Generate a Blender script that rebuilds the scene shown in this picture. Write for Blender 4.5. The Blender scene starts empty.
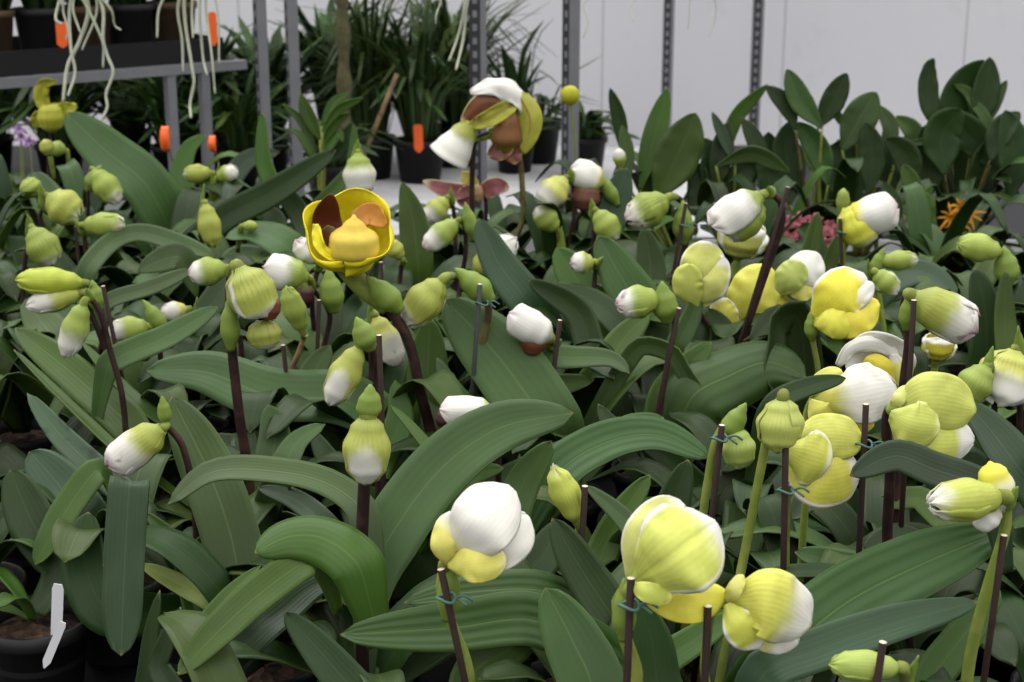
import bpy, math, random
from mathutils import Vector, Matrix, noise
from math import sin, cos, pi, radians, sqrt, atan2
SC = bpy.context.scene
COL = SC.collection

CAMZ, PITCH, FPX = 1.51, radians(16), 1550.0
CP = Vector((0, 0, CAMZ))
RT = Vector((1, 0, 0)); FW = Vector((0, cos(PITCH), -sin(PITCH))); UP = Vector((0, sin(PITCH), cos(PITCH)))
cam = bpy.data.cameras.new('camera'); cam.sensor_width = 36; cam.lens = FPX / 1024 * 36
cam.dof.use_dof = True; cam.dof.focus_distance = 1.3; cam.dof.aperture_fstop = 13
camo = bpy.data.objects.new('camera', cam); COL.objects.link(camo)
camo.location = CP; camo.rotation_euler = (pi / 2 - PITCH, 0, 0); SC.camera = camo

def ray(px, py): return FW + RT * ((px - 512) / FPX) - UP * ((py - 341) / FPX)
def atY(px, py, Y):
    r = ray(px, py); return CP + r * (Y / r.y)
def atZ(px, py, z):
    r = ray(px, py); return CP + r * ((z - CAMZ) / r.z)
def atPlane(px, py, p0, n):
    r = ray(px, py); return CP + r * ((p0 - CP).dot(n) / r.dot(n))


class N:
    """tiny shader-node expression helper"""
    def __init__(s, name):
        s.m = bpy.data.materials.new(name); s.m.use_nodes = True
        s.t = s.m.node_tree; s.t.nodes.clear()
        s.out = s.t.nodes.new('ShaderNodeOutputMaterial')
    def n(s, typ, **kw):
        x = s.t.nodes.new(typ)
        for k, v in kw.items(): setattr(x, k, v)
        return x
    def put(s, sock, v):
        if hasattr(v, 'is_linked'): s.t.links.new(v, sock)
        elif isinstance(v, (tuple, list)) and len(v) == 3 and sock.type == 'RGBA': sock.default_value = (*v, 1)
        else: sock.default_value = v
    def m_(s, op, a, b=0.0, c=0.0):
        x = s.n('ShaderNodeMath', operation=op)
        s.put(x.inputs[0], a); s.put(x.inputs[1], b); s.put(x.inputs[2], c); return x.outputs[0]
    def ss(s, v, a, b):
        x = s.n('ShaderNodeMapRange', interpolation_type='SMOOTHSTEP')
        s.put(x.inputs['Value'], v); x.inputs['From Min'].default_value = a; x.inputs['From Max'].default_value = b
        return x.outputs['Result']
    def mix(s, f, a, b):
        x = s.n('ShaderNodeMix', data_type='RGBA')
        s.put(x.inputs['Factor'], f); s.put(x.inputs['A'], a) if False else None
        ins = [i for i in x.inputs if i.type == 'RGBA']
        s.put(ins[0], a); s.put(ins[1], b)
        return [o for o in x.outputs if o.type == 'RGBA'][0]
    def uv(s):
        x = s.n('ShaderNodeUVMap', uv_map='UVMap'); y = s.n('ShaderNodeSeparateXYZ')
        s.t.links.new(x.outputs[0], y.inputs[0]); return y.outputs[0], y.outputs[1]
    def noise(s, scale, detail=3, vec=None):
        x = s.n('ShaderNodeTexNoise'); x.inputs['Scale'].default_value = scale; x.inputs['Detail'].default_value = detail
        if vec is None: vec = s.n('ShaderNodeTexCoord').outputs['Object']
        s.t.links.new(vec, x.inputs['Vector']); return x.outputs['Fac']
    def rnd(s): return s.n('ShaderNodeObjectInfo').outputs['Random']
    def hsv(s, col, h=.5, sa=1.0, v=1.0):
        x = s.n('ShaderNodeHueSaturation')
        s.put(x.inputs['Hue'], h); s.put(x.inputs['Saturation'], sa); s.put(x.inputs['Value'], v); s.put(x.inputs['Color'], col)
        return x.outputs[0]
    def fin(s, col, rough=.5, spec=.5, bump=None, bstr=.2, bdist=.002, trans=0.0, tcol=None, metal=0.0, sheen=0.0):
        p = s.n('ShaderNodeBsdfPrincipled')
        s.put(p.inputs['Base Color'], col); s.put(p.inputs['Roughness'], rough)
        p.inputs['Specular IOR Level'].default_value = spec; p.inputs['Metallic'].default_value = metal
        if bump is not None:
            b = s.n('ShaderNodeBump'); b.inputs['Strength'].default_value = bstr; b.inputs['Distance'].default_value = bdist
            s.put(b.inputs['Height'], bump); s.t.links.new(b.outputs[0], p.inputs['Normal'])
        o = p.outputs[0]
        if trans > 0:
            t = s.n('ShaderNodeBsdfTranslucent'); s.put(t.inputs['Color'], tcol if tcol is not None else col)
            x = s.n('ShaderNodeMixShader'); x.inputs[0].default_value = trans
            s.t.links.new(o, x.inputs[1]); s.t.links.new(t.outputs[0], x.inputs[2]); o = x.outputs[0]
        s.t.links.new(o, s.out.inputs['Surface']); return s.m

def mat_leaf(name, base, rib, rough=.42, ribs=9, ribstr=.05, mottle=0.0, spec=.22, ribc=.10):
    k = N(name); u, v = k.uv()
    n1 = k.noise(9); n2 = k.noise(60, 2)
    c = k.hsv(base, k.m_('ADD', .485, k.m_('MULTIPLY', k.rnd(), .03)), k.m_('ADD', .85, k.m_('MULTIPLY', n1, .3)),
              k.m_('ADD', k.m_('MULTIPLY', k.rnd(), .35), k.m_('ADD', .45, k.m_('MULTIPLY', n1, .75))))
    wv = k.m_('SINE', k.m_('MULTIPLY', v, ribs * 2 * pi))
    c = k.mix(k.m_('MULTIPLY', k.m_('MULTIPLY', k.ss(wv, .3, 1), ribc), k.ss(n1, .3, .7)), c, rib)
    d = k.m_('ABSOLUTE', k.m_('SUBTRACT', v, .5))
    mid = k.m_('SUBTRACT', 1, k.ss(d, .006, .022))
    c = k.mix(k.m_('MULTIPLY', mid, .55), c, rib)
    c = k.mix(k.m_('MULTIPLY', k.ss(d, .478, .494), .5), c, rib)
    if mottle:
        m = k.noise(38, 4)
        c = k.mix(k.m_('MULTIPLY', k.ss(m, .5, .62), mottle), c, tuple(x * .42 for x in base))
    # faint paler dry tip
    c = k.mix(k.m_('MULTIPLY', k.ss(u, .985, 1.0), .6), c, (.2, .17, .06))
    return k.fin(c, k.m_('ADD', rough - .06, k.m_('MULTIPLY', n2, .16)), spec, bump=k.m_('ADD', wv, k.m_('MULTIPLY', mid, -4)), bstr=ribstr, bdist=.0012, trans=.10,
                 tcol=tuple(min(1, x * 2.2) for x in base))

LEAF = {
 'g': mat_leaf('leaf_grey_green', (0.037, 0.073, 0.019), (0.081, 0.130, 0.040)),
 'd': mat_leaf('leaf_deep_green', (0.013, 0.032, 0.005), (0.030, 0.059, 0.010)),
 'b': mat_leaf('leaf_fresh_green', (0.037, 0.081, 0.010), (0.071, 0.128, 0.024)),
 'o': mat_leaf('leaf_olive_green', (.036, .066, .011), (0.065, 0.086, 0.019)),
 'u': mat_leaf('leaf_blue_green', (0.021, 0.045, 0.019), (0.046, 0.079, 0.038), rough=.3),
 'r': mat_leaf('leaf_ribbed_green', (0.024, 0.059, 0.011), (0.065, 0.115, 0.026), ribs=5, ribstr=.2, ribc=.16),
 'm': mat_leaf('leaf_mottled_green', (0.039, 0.075, 0.039), (0.078, 0.130, 0.065), mottle=.8),
 'y': mat_leaf('leaf_pale_yellow_green', (.2, .27, .06), (.3, .38, .1)),
}
_sep = {}
def mat_sepal(base, tip=(.70, .685, .63), ws=.6, wv=.0, edge=2.0, vein=.3, spot=0.0, core=None, blush=None, streak=None):
    """petal pigment: base -> tip along the petal; wv>0: the pale zone follows the middle; edge: pale margin; core: dark middle patch"""
    key = (base, tip, ws, wv, edge, vein, spot, core, blush, streak)
    if key in _sep: return _sep[key]
    k = N('petal_pigment'); u, v = k.uv()
    n1 = k.noise(70, 3); n2 = k.noise(240, 2)
    d = k.m_('MULTIPLY', k.m_('ABSOLUTE', k.m_('SUBTRACT', v, .5)), 2)
    b = k.hsv(base, .5, 1.0, k.m_('ADD', .78, k.m_('MULTIPLY', n1, .45)))
    # darker veins along the petal
    w = k.m_('SINE', k.m_('ADD', k.m_('MULTIPLY', v, 84), k.m_('MULTIPLY', n1, 3)))
    b = k.mix(k.m_('MULTIPLY', k.m_('MULTIPLY', k.ss(w, .1, 1), vein), k.m_('MULTIPLY', k.ss(k.noise(120, 2), .3, .62), k.m_('SUBTRACT', 1.15, u))), b, tuple(x * .55 for x in base))
    # base of the petal greener
    b = k.mix(k.m_('MULTIPLY', k.m_('SUBTRACT', 1, k.ss(u, .0, .3)), .35), b, (.16, .24, .03))
    t = k.m_('ADD', u, k.m_('MULTIPLY', k.m_('SUBTRACT', n1, .5), .22))
    if wv: t = k.m_('SUBTRACT', t, k.m_('MULTIPLY', k.m_('POWER', d, 2.0), wv))
    white = k.ss(t, ws - .15, ws + .15)
    if edge < 1.5:
        e = k.m_('MAXIMUM', k.m_('ADD', d, k.m_('MULTIPLY', k.m_('SUBTRACT', n1, .5), .1)), k.m_('MULTIPLY', u, .985))
        white = k.m_('MAXIMUM', white, k.m_('MULTIPLY', k.ss(e, edge - .06, edge + .05), k.ss(u, .12, .3)))
    tipc = tip
    if blush: tipc = k.mix(k.m_('MULTIPLY', k.ss(u, .8, 1), .7), tip, blush)
    c = k.mix(white, b, tipc)
    if core:
        cc, c0, c1 = core
        z = k.m_('MULTIPLY', k.m_('SUBTRACT', 1, k.ss(k.m_('ADD', d, k.m_('MULTIPLY', n1, .25)), c0, c0 + .16)), k.m_('SUBTRACT', 1, k.ss(u, c1 - .08, c1 + .05)))
        c = k.mix(z, c, k.mix(k.m_('MULTIPLY', k.ss(w, .0, 1), .6), cc, tuple(x * .35 for x in cc)))
    if spot:
        c = k.mix(k.m_('MULTIPLY', k.m_('MULTIPLY', k.ss(n1, .58, .66), k.ss(u, .62, .85)), spot), c, (.10, .02, .06))
    if streak:
        c = k.mix(k.m_('MULTIPLY', k.m_('SUBTRACT', 1, k.ss(k.m_('ADD', d, k.m_('MULTIPLY', u, .12)), .05, .16)), .85), c, streak)
    m = k.fin(c, .5, .35, bump=k.m_('ADD', w, k.m_('MULTIPLY', n2, .6)), bstr=.12, bdist=.0003, trans=.18)
    _sep[key] = m; return m

def mat_plain(name, col, rough=.6, spec=.4, nscale=40, namt=.3, metal=0, bump=.2, bd=.001, trans=0):
    k = N(name); n1 = k.noise(nscale, 4)
    c = k.hsv(col, .5, 1, k.m_('ADD', 1 - namt, k.m_('MULTIPLY', n1, 2 * namt)))
    return k.fin(c, rough, spec, bump=n1, bstr=bump, bdist=bd, metal=metal, trans=trans)
def mat_stem(name, a, b, f0=.42, f1=.62):
    k = N(name); n1 = k.noise(55, 4)
    return k.fin(k.mix(k.ss(n1, f0, f1), a, b), .6, .2, bump=n1, bstr=.3)
M_PSTEM = mat_stem('stem_purple_brown', (.020, .009, .010), (.042, .020, .015))
M_GSTEM = mat_stem('stem_green', (.15, .2, .035), (.2, .23, .05))
M_OSTEM = mat_stem('stem_olive', (.11, .10, .035), (.06, .035, .02))
M_BSTEM = mat_stem('stem_tan', (.2, .14, .07), (.11, .07, .04))
M_STAKE = mat_plain('stained_bamboo_stake', (.022, .012, .010), .7, .15, 90, .4)
M_STAKE2 = mat_plain('grey_green_stake', (.03, .038, .034), .6, .2, 90, .3)
M_CUT = mat_plain('cut_bamboo_end', (.62, .52, .42), .8, .2, 200, .2)
M_TIE = mat_plain('teal_tie_wire', (.05, .12, .1), .5, .4)
M_POT = mat_plain('black_pot_plastic', (.009, .009, .010), .5, .25, 30, .2)
M_TERRA = mat_plain('terracotta', (.34, .11, .05), .8, .2)
M_ROOT = mat_plain('aerial_root', (.52, .55, .44), .8, .2, 80, .25)
M_STEEL = mat_plain('galvanised_steel', (.21, .215, .24), .45, .5, 25, .15, metal=.35)
M_STEELD = mat_plain('steel_slot_dark', (.03, .03, .035), .6, .4)
M_BENCH = mat_plain('aluminium_bench', (.42, .43, .45), .5, .5, 25, .15, metal=.3)
M_TRAY = mat_plain('black_tray', (.010, .010, .012), .55, .25, 25, .2)
M_FLEECE = mat_plain('pale_bench_fleece', (.42, .42, .44), .9, .1, 14, .25, bump=.6, bd=.004)
M_TAG = mat_plain('white_plastic_tag', (.72, .73, .78), .4, .4, 20, .06)
M_ORANGE = mat_plain('orange_plastic_tag', (.85, .13, .02), .45, .4, 20, .1)
M_PINK = mat_plain('pink_petal', (.5, .16, .2), .6, .2, 90, .35, trans=.15)
M_LILAC = mat_plain('lilac_petal', (.42, .25, .5), .6, .2, 90, .3, trans=.15)
M_SAFFRON = mat_plain('saffron_petal', (.55, .24, .02), .6, .2, 90, .3, trans=.1)
M_YBALL = mat_plain('yellow_green_petal', (.42, .42, .03), .6, .2, 60, .3, trans=.1)
M_MOSS = mat_plain('mossy_bark', (.09, .085, .045), .95, .1, 60, .6, bump=.8, bd=.004)
M_WOOD = mat_plain('basket_wood', (.12, .08, .05), .8, .2)
def mat_soil():
    k = N('bark_mix'); v = k.n('ShaderNodeTexVoronoi'); v.inputs['Scale'].default_value = 110
    k.t.links.new(k.n('ShaderNodeTexCoord').outputs['Object'], v.inputs['Vector'])
    s = k.n('ShaderNodeSeparateColor'); k.t.links.new(v.outputs['Color'], s.inputs[0])
    return k.fin(k.mix(s.outputs[0], (.012, .008, .006), (.075, .042, .025)), .9, .2, bump=v.outputs['Distance'], bstr=1, bdist=.006)
M_SOIL = mat_soil()
def mat_wall():
    k = N('white_reflective_sheet'); tc = k.n('ShaderNodeTexCoord').outputs['Object']
    x = k.n('ShaderNodeSeparateXYZ'); k.t.links.new(tc, x.inputs[0])
    n1 = k.noise(1.6, 4); n2 = k.noise(14, 3)
    seam = k.ss(k.m_('ABSOLUTE', k.m_('SUBTRACT', k.m_('FRACT', k.m_('MULTIPLY', x.outputs[0], 1.7)), .5)), .004, .009)
    c = k.mix(n1, (.70, .70, .74), (.78, .78, .82))
    c = k.mix(k.m_('MULTIPLY', k.ss(n2, .6, .75), .12), c, (.5, .5, .52))
    c = k.mix(seam, (.55, .55, .58), c)
    return k.fin(c, .6, .3, bump=n2, bstr=.1, bdist=.01, trans=.4)
M_WALL = mat_wall()
M_FLOOR = mat_plain('greenhouse_concrete', (.2, .2, .19), .9, .2, 6, .3)


def link(name, verts, faces, mats, parent=None, uvs=None, smooth=True, thick=0.0, loc=None, fm=None):
    o0 = Vector(loc) if loc is not None else (wloc(parent) if parent is not None else Vector((0, 0, 0)))
    me = bpy.data.meshes.new(name)
    me.from_pydata([tuple(Vector(v) - o0) for v in verts], [], faces)
    for m in (mats if isinstance(mats, (list, tuple)) else [mats]): me.materials.append(m)
    if uvs is not None:
        L = me.uv_layers.new(name='UVMap')
        for l in me.loops: L.data[l.index].uv = uvs[l.vertex_index]
    if fm is not None:
        for p, i in zip(me.polygons, fm): p.material_index = i
    if smooth: me.polygons.foreach_set('use_smooth', [True] * len(me.polygons))
    me.update()
    o = bpy.data.objects.new(name, me); COL.objects.link(o)
    if parent is not None:
        o.parent = parent; o.location = o0 - wloc(parent)
    else: o.location = o0
    if thick:
        s = o.modifiers.new('thickness', 'SOLIDIFY'); s.thickness = thick; s.offset = 0
    return o
def wloc(o):
    p = Vector((0, 0, 0))
    while o is not None:
        p = p + o.location; o = o.parent
    return p
def thing(name, label, cat, loc, group=None, kind=None):
    o = bpy.data.objects.new(name, None); COL.objects.link(o); o.location = loc; o.empty_display_size = .02
    return tag(o, label, cat, group, kind)
def tag(o, label=None, cat=None, group=None, kind=None):
    if label: o['label'] = label
    if cat: o['category'] = cat
    if group: o['group'] = group
    if kind: o['kind'] = kind
    return o
class MB:
    def __init__(s): s.v, s.f, s.uv, s.fm = [], [], [], []
    def add(s, v, f, uv=None, mi=0):
        b = len(s.v); s.v += v; s.f += [tuple(i + b for i in x) for x in f]; s.uv += uv or [(0, 0)] * len(v); s.fm += [mi] * len(f); return s
    def build(s, name, mats, parent=None, smooth=True, thick=0, loc=None):
        return link(name, s.v, s.f, mats, parent, s.uv, smooth, thick, loc, s.fm)
def spline(P, n):
    """centripetal-ish Catmull-Rom through P, n samples, evenly by arc length"""
    P = [Vector(p) for p in P]
    if len(P) == 2: return [P[0].lerp(P[1], i / (n - 1)) for i in range(n)]
    Q = [P[0] * 2 - P[1]] + P + [P[-1] * 2 - P[-2]]
    pts = []
    for i in range(1, len(Q) - 2):
        p0, p1, p2, p3 = Q[i - 1:i + 3]
        l = (p2 - p1).length
        a = (p2 - p0) / max(1e-9, (p2 - p1).length + (p1 - p0).length) * l
        b = (p3 - p1) / max(1e-9, (p2 - p1).length + (p3 - p2).length) * l
        for j in range(16):
            t = j / 16; t2, t3 = t * t, t ** 3
            pts.append(p1 * (2 * t3 - 3 * t2 + 1) + a * (t3 - 2 * t2 + t) + p2 * (3 * t2 - 2 * t3) + b * (t3 - t2))
    pts.append(P[-1])
    L = [0]
    for a, b in zip(pts, pts[1:]): L.append(L[-1] + (b - a).length)
    out, j = [], 0
    for i in range(n):
        d = L[-1] * i / (n - 1)
        while j < len(L) - 2 and L[j + 1] < d: j += 1
        s = (d - L[j]) / max(1e-9, L[j + 1] - L[j]); out.append(pts[j].lerp(pts[j + 1], min(1, max(0, s))))
    return out
def grid_faces(nu, nv, wrap=False):
    f = []
    for i in range(nu - 1):
        for j in range(nv if wrap else nv - 1):
            f.append((i * nv + j, i * nv + (j + 1) % nv, (i + 1) * nv + (j + 1) % nv, (i + 1) * nv + j))
    return f
def tube(P, rad, n=8, ns=None, caps=True):
    S = spline(P, ns or max(2, 6 * (len(P) - 1) + 1)); m = len(S)
    R = rad if callable(rad) else (lambda t: rad)
    v, uv = [], []
    T = (S[1] - S[0]).normalized(); A = T.orthogonal().normalized()
    for i, p in enumerate(S):
        T = (S[min(i + 1, m - 1)] - S[max(i - 1, 0)])
        T = T.normalized() if T.length > 1e-9 else Vector((0, 0, 1))
        A = (A - T * A.dot(T)); A = A.normalized() if A.length > 1e-6 else T.orthogonal().normalized()
        B = T.cross(A); r = R(i / (m - 1))
        for j in range(n):
            a = 2 * pi * j / n; v.append(p + (A * cos(a) + B * sin(a)) * r); uv.append((i / (m - 1), j / n))
    f = grid_faces(m, n, True)
    if caps: f += [tuple(range(n - 1, -1, -1)), tuple((m - 1) * n + j for j in range(n))]
    return v, f, uv
def lathe(prof, c, n=28, axis=None):
    c = Vector(c); v = []
    Z = (axis or Vector((0, 0, 1))).normalized(); X = Z.orthogonal().normalized(); Y = Z.cross(X)
    for r, z in prof:
        for j in range(n):
            a = 2 * pi * j / n; v.append(c + Z * z + (X * cos(a) + Y * sin(a)) * r)
    return v, grid_faces(len(prof), n, True), [(0, 0)] * len(v)
def box(x0, y0, z0, x1, y1, z1):
    v = [Vector((x, y, z)) for z in (z0, z1) for y in (y0, y1) for x in (x0, x1)]
    return v, [(0, 2, 3, 1), (4, 5, 7, 6), (0, 1, 5, 4), (2, 6, 7, 3), (0, 4, 6, 2), (1, 3, 7, 5)], None

def blade(P, W, N0, nu=22, nv=9, fold=.22, wprof=None, ruffle=0.0, seed=0, roll=0.0, droop=0.0, twist=0.0, crease=0.0):
    """leaf/petal surface along spline P (base->tip), full width W, upper face towards N0"""
    S = spline(P, nu); rng = random.Random(seed); ph = rng.random() * 100
    wp = wprof or (lambda t: (min(1, .42 + 1.5 * t)) * (1 if t < .5 else max(0, 1 - ((t - .5) / .5) ** 2.9) ** .58))
    Ts = [(S[min(i + 1, nu - 1)] - S[max(i - 1, 0)]).normalized() for i in range(nu)]
    mid = nu // 2; Ns = [None] * nu
    def proj(n, t):
        n = n - t * n.dot(t); return n.normalized() if n.length > 1e-5 else t.orthogonal().normalized()
    Ns[mid] = proj(Vector(N0), Ts[mid])
    for i in range(mid + 1, nu): Ns[i] = proj(Ns[i - 1], Ts[i])
    for i in range(mid - 1, -1, -1): Ns[i] = proj(Ns[i + 1], Ts[i])
    v, uv = [], []
    for i in range(nu):
        t = i / (nu - 1); w = W * .5 * wp(t); T, Nn = Ts[i], Ns[i]
        a = roll + twist * (t - .5)
        if a: Nn = Matrix.Rotation(a, 3, T) @ Nn
        B = T.cross(Nn)
        for j in range(nv):
            s = -1 + 2 * j / (nv - 1); h = fold * (abs(s) ** 1.25) * w * (1 - .35 * t) - droop * w * s * s - crease * w * math.exp(-(s / .09) ** 2)
            if ruffle: h += ruffle * W * abs(s) ** 1.5 * (noise.noise(Vector((t * 7 + ph, s * 1.5, ph))))
            v.append(S[i] + B * (s * w * (1 - .08 * abs(fold) * abs(s))) + Nn * h); uv.append((t, (s + 1) / 2))
    return v, grid_faces(nu, nv), uv

def lerp_prof(K, u):
    for (a, x), (b, y) in zip(K, K[1:]):
        if u <= b:
            s = (u - a) / (b - a); s = s * s * (3 - 2 * s); return x + (y - x) * s
    return K[-1][1]
P_BUD = [(0, .22), (.18, .68), (.48, 1), (.78, .84), (.94, .5), (1, .16)]
P_SLIM = [(0, .25), (.25, .75), (.55, 1), (.8, .75), (1, .06)]
P_CUP = [(0, .22), (.2, .72), (.5, 1), (.8, 1.02), (1, .78)]
P_HOOD = [(0, .3), (.25, .85), (.55, 1), (.85, .95), (1, .6)]
def shell(base, ax, dd, L, W, prof, c=0, span=1.5, rs=1, ls=1, opn=0.0, bend=0.0, nu=20, nv=17, ruffle=.0, seed=0, tiprnd=3.0, u0=0.0):
    """curved sepal wrapping the axis; c = angle of its middle from the dorsal direction dd, span = half angle"""
    ax = ax.normalized(); dd = (dd - ax * dd.dot(ax)).normalized(); sd = ax.cross(dd)
    cd = dd * cos(c) + sd * sin(c); ph = seed * 3.7
    v, uv = [], []
    for i in range(nu):
        u = u0 + (1 - u0) * i / (nu - 1); r = W * .5 * rs * lerp_prof(prof, u)
        sp = span * max(.02, (1 - (max(0, u - .45) / .55) ** tiprnd)) ** .5 if tiprnd else span
        sp *= min(1, .75 + u * 1.2)
        for j in range(nv):
            s = -1 + 2 * j / (nv - 1); a = c + s * sp
            rr = r * (1 + ruffle * .45 * noise.noise(Vector((u * 2.2 + ph, a * 1.1, ph))) + ruffle * (max(0, abs(s) - .7) / .3 + max(0, u - .8) / .2) * .3 * noise.noise(Vector((u * 7 + ph, s * 5, ph + 2))))
            p = base + ax * (L * ls * u) + (dd * cos(a) + sd * sin(a)) * rr + cd * (opn * L * u * u) - dd * (bend * L * u * u)
            if ruffle: p = p + ax * (ruffle * .4 * L * u * noise.noise(Vector((s * 2.5 + ph, ph, 1))))
            v.append(p); uv.append((u, (s + 1) / 2))
    return v, grid_faces(nu, nv), uv
# ------------------------------------------------------------------ flowers of the photo
G = (.29, .37, .07); GY = (.37, .41, .08); YG = (.56, .57, .14); YE = (.72, .64, .05); DK = (.26, .33, .06); LM = (.58, .62, .13)
WH = (.70, .68, .62); BR = (.16, .05, .025); MA = (.05, .012, .016)
FL = []
def F(kind, b, t, w, label, **k): FL.append(dict(kind=kind, b=b, t=t, w=w, label=label, **k))
# --- left bank
F('bud', (38, 196), (24, 180), 22, 'orchid with a round plain green bud at the very left, above the ribbed grey-green bud', col=(G,), ws=2)
F('bud', (48, 196), (80, 218), 36, 'orchid with a broad olive hooded bud beside the round green bud', col=(GY,), ws=.93, stem=[(46, 206), (40, 214), (45, 236)], stake=(75, 226, 79, 262), z=1.08)
F('bud', (93, 170), (119, 203), 26, 'orchid with a slanting green bud, cream at its tip, below the big grey leaf', ws=.82, stem=[(90, 178), (88, 195), (90, 262)], bract=(89, 190, 101, 165, 17))
F('bud', (83, 225), (125, 224), 24, 'orchid with a horizontal green bud pointing right, pale at its tip, over a brown stem', ws=.88, stem=[(84, 232), (87, 262)], lean=.2)
F('bud', (32, 228), (54, 265), 33, 'orchid with an upright ribbed green bud, white at its lower edge, at the left', ws=.85, col=(DK,), spot=0, vein=.6, stem=[(30, 233), (25, 262), (22, 330)])
F('bud', (84, 283), (16, 280), 28, 'orchid with a smooth lying green bud, reddish at its base, pointing left', ws=2, col=((.40, .47, .05),), lean=.15, stem=[(88, 288), (96, 296), (104, 330)], bract=(98, 310, 92, 280, 19), stake=(103, 286, 126, 396), z=1.09)
F('bud', (82, 293), (27, 306), 24, 'orchid with a white and green bud half hidden under the smooth lying green bud', ws=.5, col=(GY,), z=1.07, stem=[(86, 300), (98, 330), (112, 370)])
F('bud', (84, 303), (65, 357), 27, 'orchid with a hanging bud, green above and white below, beside a slanted dark stake', ws=.52, stem=[(90, 298), (100, 312), (110, 350), (122, 395)], z=1.08, lean=.1, roll=25)
F('bud', (150, 327), (108, 331), 25, 'orchid with a lying pale green bud, white towards the left, with a pointed green bract', ws=.62, bract=(166, 332, 143, 300, 17), z=1.03, stem=[(156, 334), (160, 352)])
F('bud', (188, 309), (160, 313), 19, 'orchid with a small cream bud with a dark spot among leaves', ws=.3, col=(YG,), z=1.02, spot=.8)
F('bud', (227, 268), (189, 275), 29, 'orchid with a purple-dotted white bud pointing left from the ribbed green flower', ws=.62, spot=1, z=1.08, stem=[(232, 274), (236, 300)])
F('hood', (238, 268), (262, 318), 52, 'orchid with a ribbed green flower, white rim and brown pouch, on a thick dark stem', col=(GY,), ws=.9, edge=.86, vein=.7, stem=[(231, 275), (230, 320), (232, 350), (240, 420), (248, 470)], stemr=.0048, bract=(231, 350, 229, 296, 20), tie=(230, 318), z=1.14, roll=-35, pouch=(268, 308, 26, 24, BR), low=(262, 320, 266, 348, 36))
F('hood', (308, 278), (264, 268), 36, 'orchid with a white hooded flower over a green sepal and a dark maroon pouch', ws=.42, stem=[(314, 290), (326, 305), (330, 318), (322, 362)], stake=(319, 300, 317, 362), z=1.08, pouch=(302, 297, 26, 24, MA), bract=(334, 312, 328, 268, 25), low=(306, 276, 286, 292, 26))
F('bud', (318, 262), (296, 240), 24, 'orchid with a small white purple-veined bud touching the open yellow flower', ws=.15, spot=.8, z=1.1, stem=[(318, 268), (312, 300)])
F('bud', (303, 332), (286, 287), 23, 'orchid with a plain green bud leaning left on a tan stem beside a dark stake', ws=2, col=(G,), stem=[(304, 336), (299, 352), (291, 372)], stemcol='b', stake=(283, 345, 286, 372), z=1.07)
F('open_yellow', (344, 262), (346, 190), 80, 'orchid with a wide open yellow flower with brown-red petals on a thick slanting stem', stem=[(345, 264), (362, 286), (388, 308), (408, 340), (420, 390), (432, 442)], stemr=.0056, z=1.18, ovn=3, ovr=1.55, bract=(401, 311, 366, 276, 27))
F('bud', (402, 259), (388, 240), 17, 'orchid with a small olive bud behind the right side of the open yellow flower', col=(GY,), ws=2, z=1.05, stem=[(402, 262), (399, 290), (396, 320)], stake=(381, 262, 383, 320))
F('bud', (375, 316), (398, 366), 29, 'orchid with a cream bud marked with purple behind the thick slanting stem', ws=.4, col=(YG,), spot=1, z=1.04)
F('bud', (443, 280), (405, 325), 39, 'orchid with a large speckled green bud, white at its tip, beside a grey stake', col=(GY,), ws=.78, wv=.15, stem=[(452, 276), (470, 282), (488, 300), (482, 345), (468, 422)], stemcol='o', stemr=.0042, bract=(492, 300, 455, 268, 27), stake=(480, 284, 470, 424), tie=(482, 303), z=1.09, roll=40, stakecol=1)
F('bud', (458, 221), (424, 249), 25, 'orchid with a small violet-veined white bud left of the thin dark stem', ws=.55, spot=.8, stem=[(464, 224), (466, 250), (462, 275)], bract=(475, 240, 465, 202, 15), z=1.08)
F('bud', (447, 198), (426, 222), 23, 'orchid with a pale green and white bud under the pink flower', ws=.55, z=1.06, stem=[(452, 202), (455, 225)], col=(GY,))
F('pink_flower', (470, 198), (470, 180), 80, 'orchid with a dusty pink flower spread wide below the drooping white and brown flower', stem=[(484, 196), (486, 212), (486, 240)], z=1.06)
F('bud', (358, 153), (361, 198), 33, 'orchid with a hanging white bud, greenish on top, just above the open yellow flower', ws=.35, wv=0, z=1.10, stem=[(357, 158), (353, 190), (352, 230)], stake=(369, 190, 371, 225))
F('bud', (474, 272), (516, 238), 33, 'orchid with a white cup bud on a yellow base, beside the big blue-grey leaf', ws=.45, col=(YG,), z=1.05, stem=[(470, 278), (468, 300)])
F('bud', (566, 178), (541, 206), 31, 'orchid with a white and yellow-green bud left of the white hood with a brown pouch', ws=.5, z=1.07, stem=[(572, 180), (574, 215), (570, 245)], col=(YG,))
F('hood', (604, 182), (570, 170), 30, 'orchid with a white hood over a rounded brown pouch', ws=.25, pouch=(585, 197, 31, 27, (.17, .07, .045)), stem=[(606, 188), (586, 208), (577, 220), (569, 245)], stemcol='p', z=1.09, col=(YG,), dup=1, bract=(618, 205, 598, 172, 14))
F('bud', (557, 230), (536, 208), 24, 'orchid with a small green bud in front of the white and yellow-green bud', ws=.85, z=1.04)
F('bud', (596, 211), (617, 240), 27, 'orchid with a bright green hooded bud left of the striped violet tipped bud', ws=.9, z=1.08, col=(G,), stem=[(594, 216), (594, 236)])
F('bud', (668, 198), (626, 222), 37, 'orchid with a striped green bud with violet-white tip, on a dark purple stem', col=(DK,), ws=.7, vein=.8, spot=.9, stem=[(676, 197), (687, 208), (686, 240), (672, 300), (664, 360), (658, 412)], stemr=.0045, bract=(683, 244, 683, 200, 21), stake=(686, 203, 670, 292), tie=(684, 225), z=1.10, roll=55)
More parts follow.
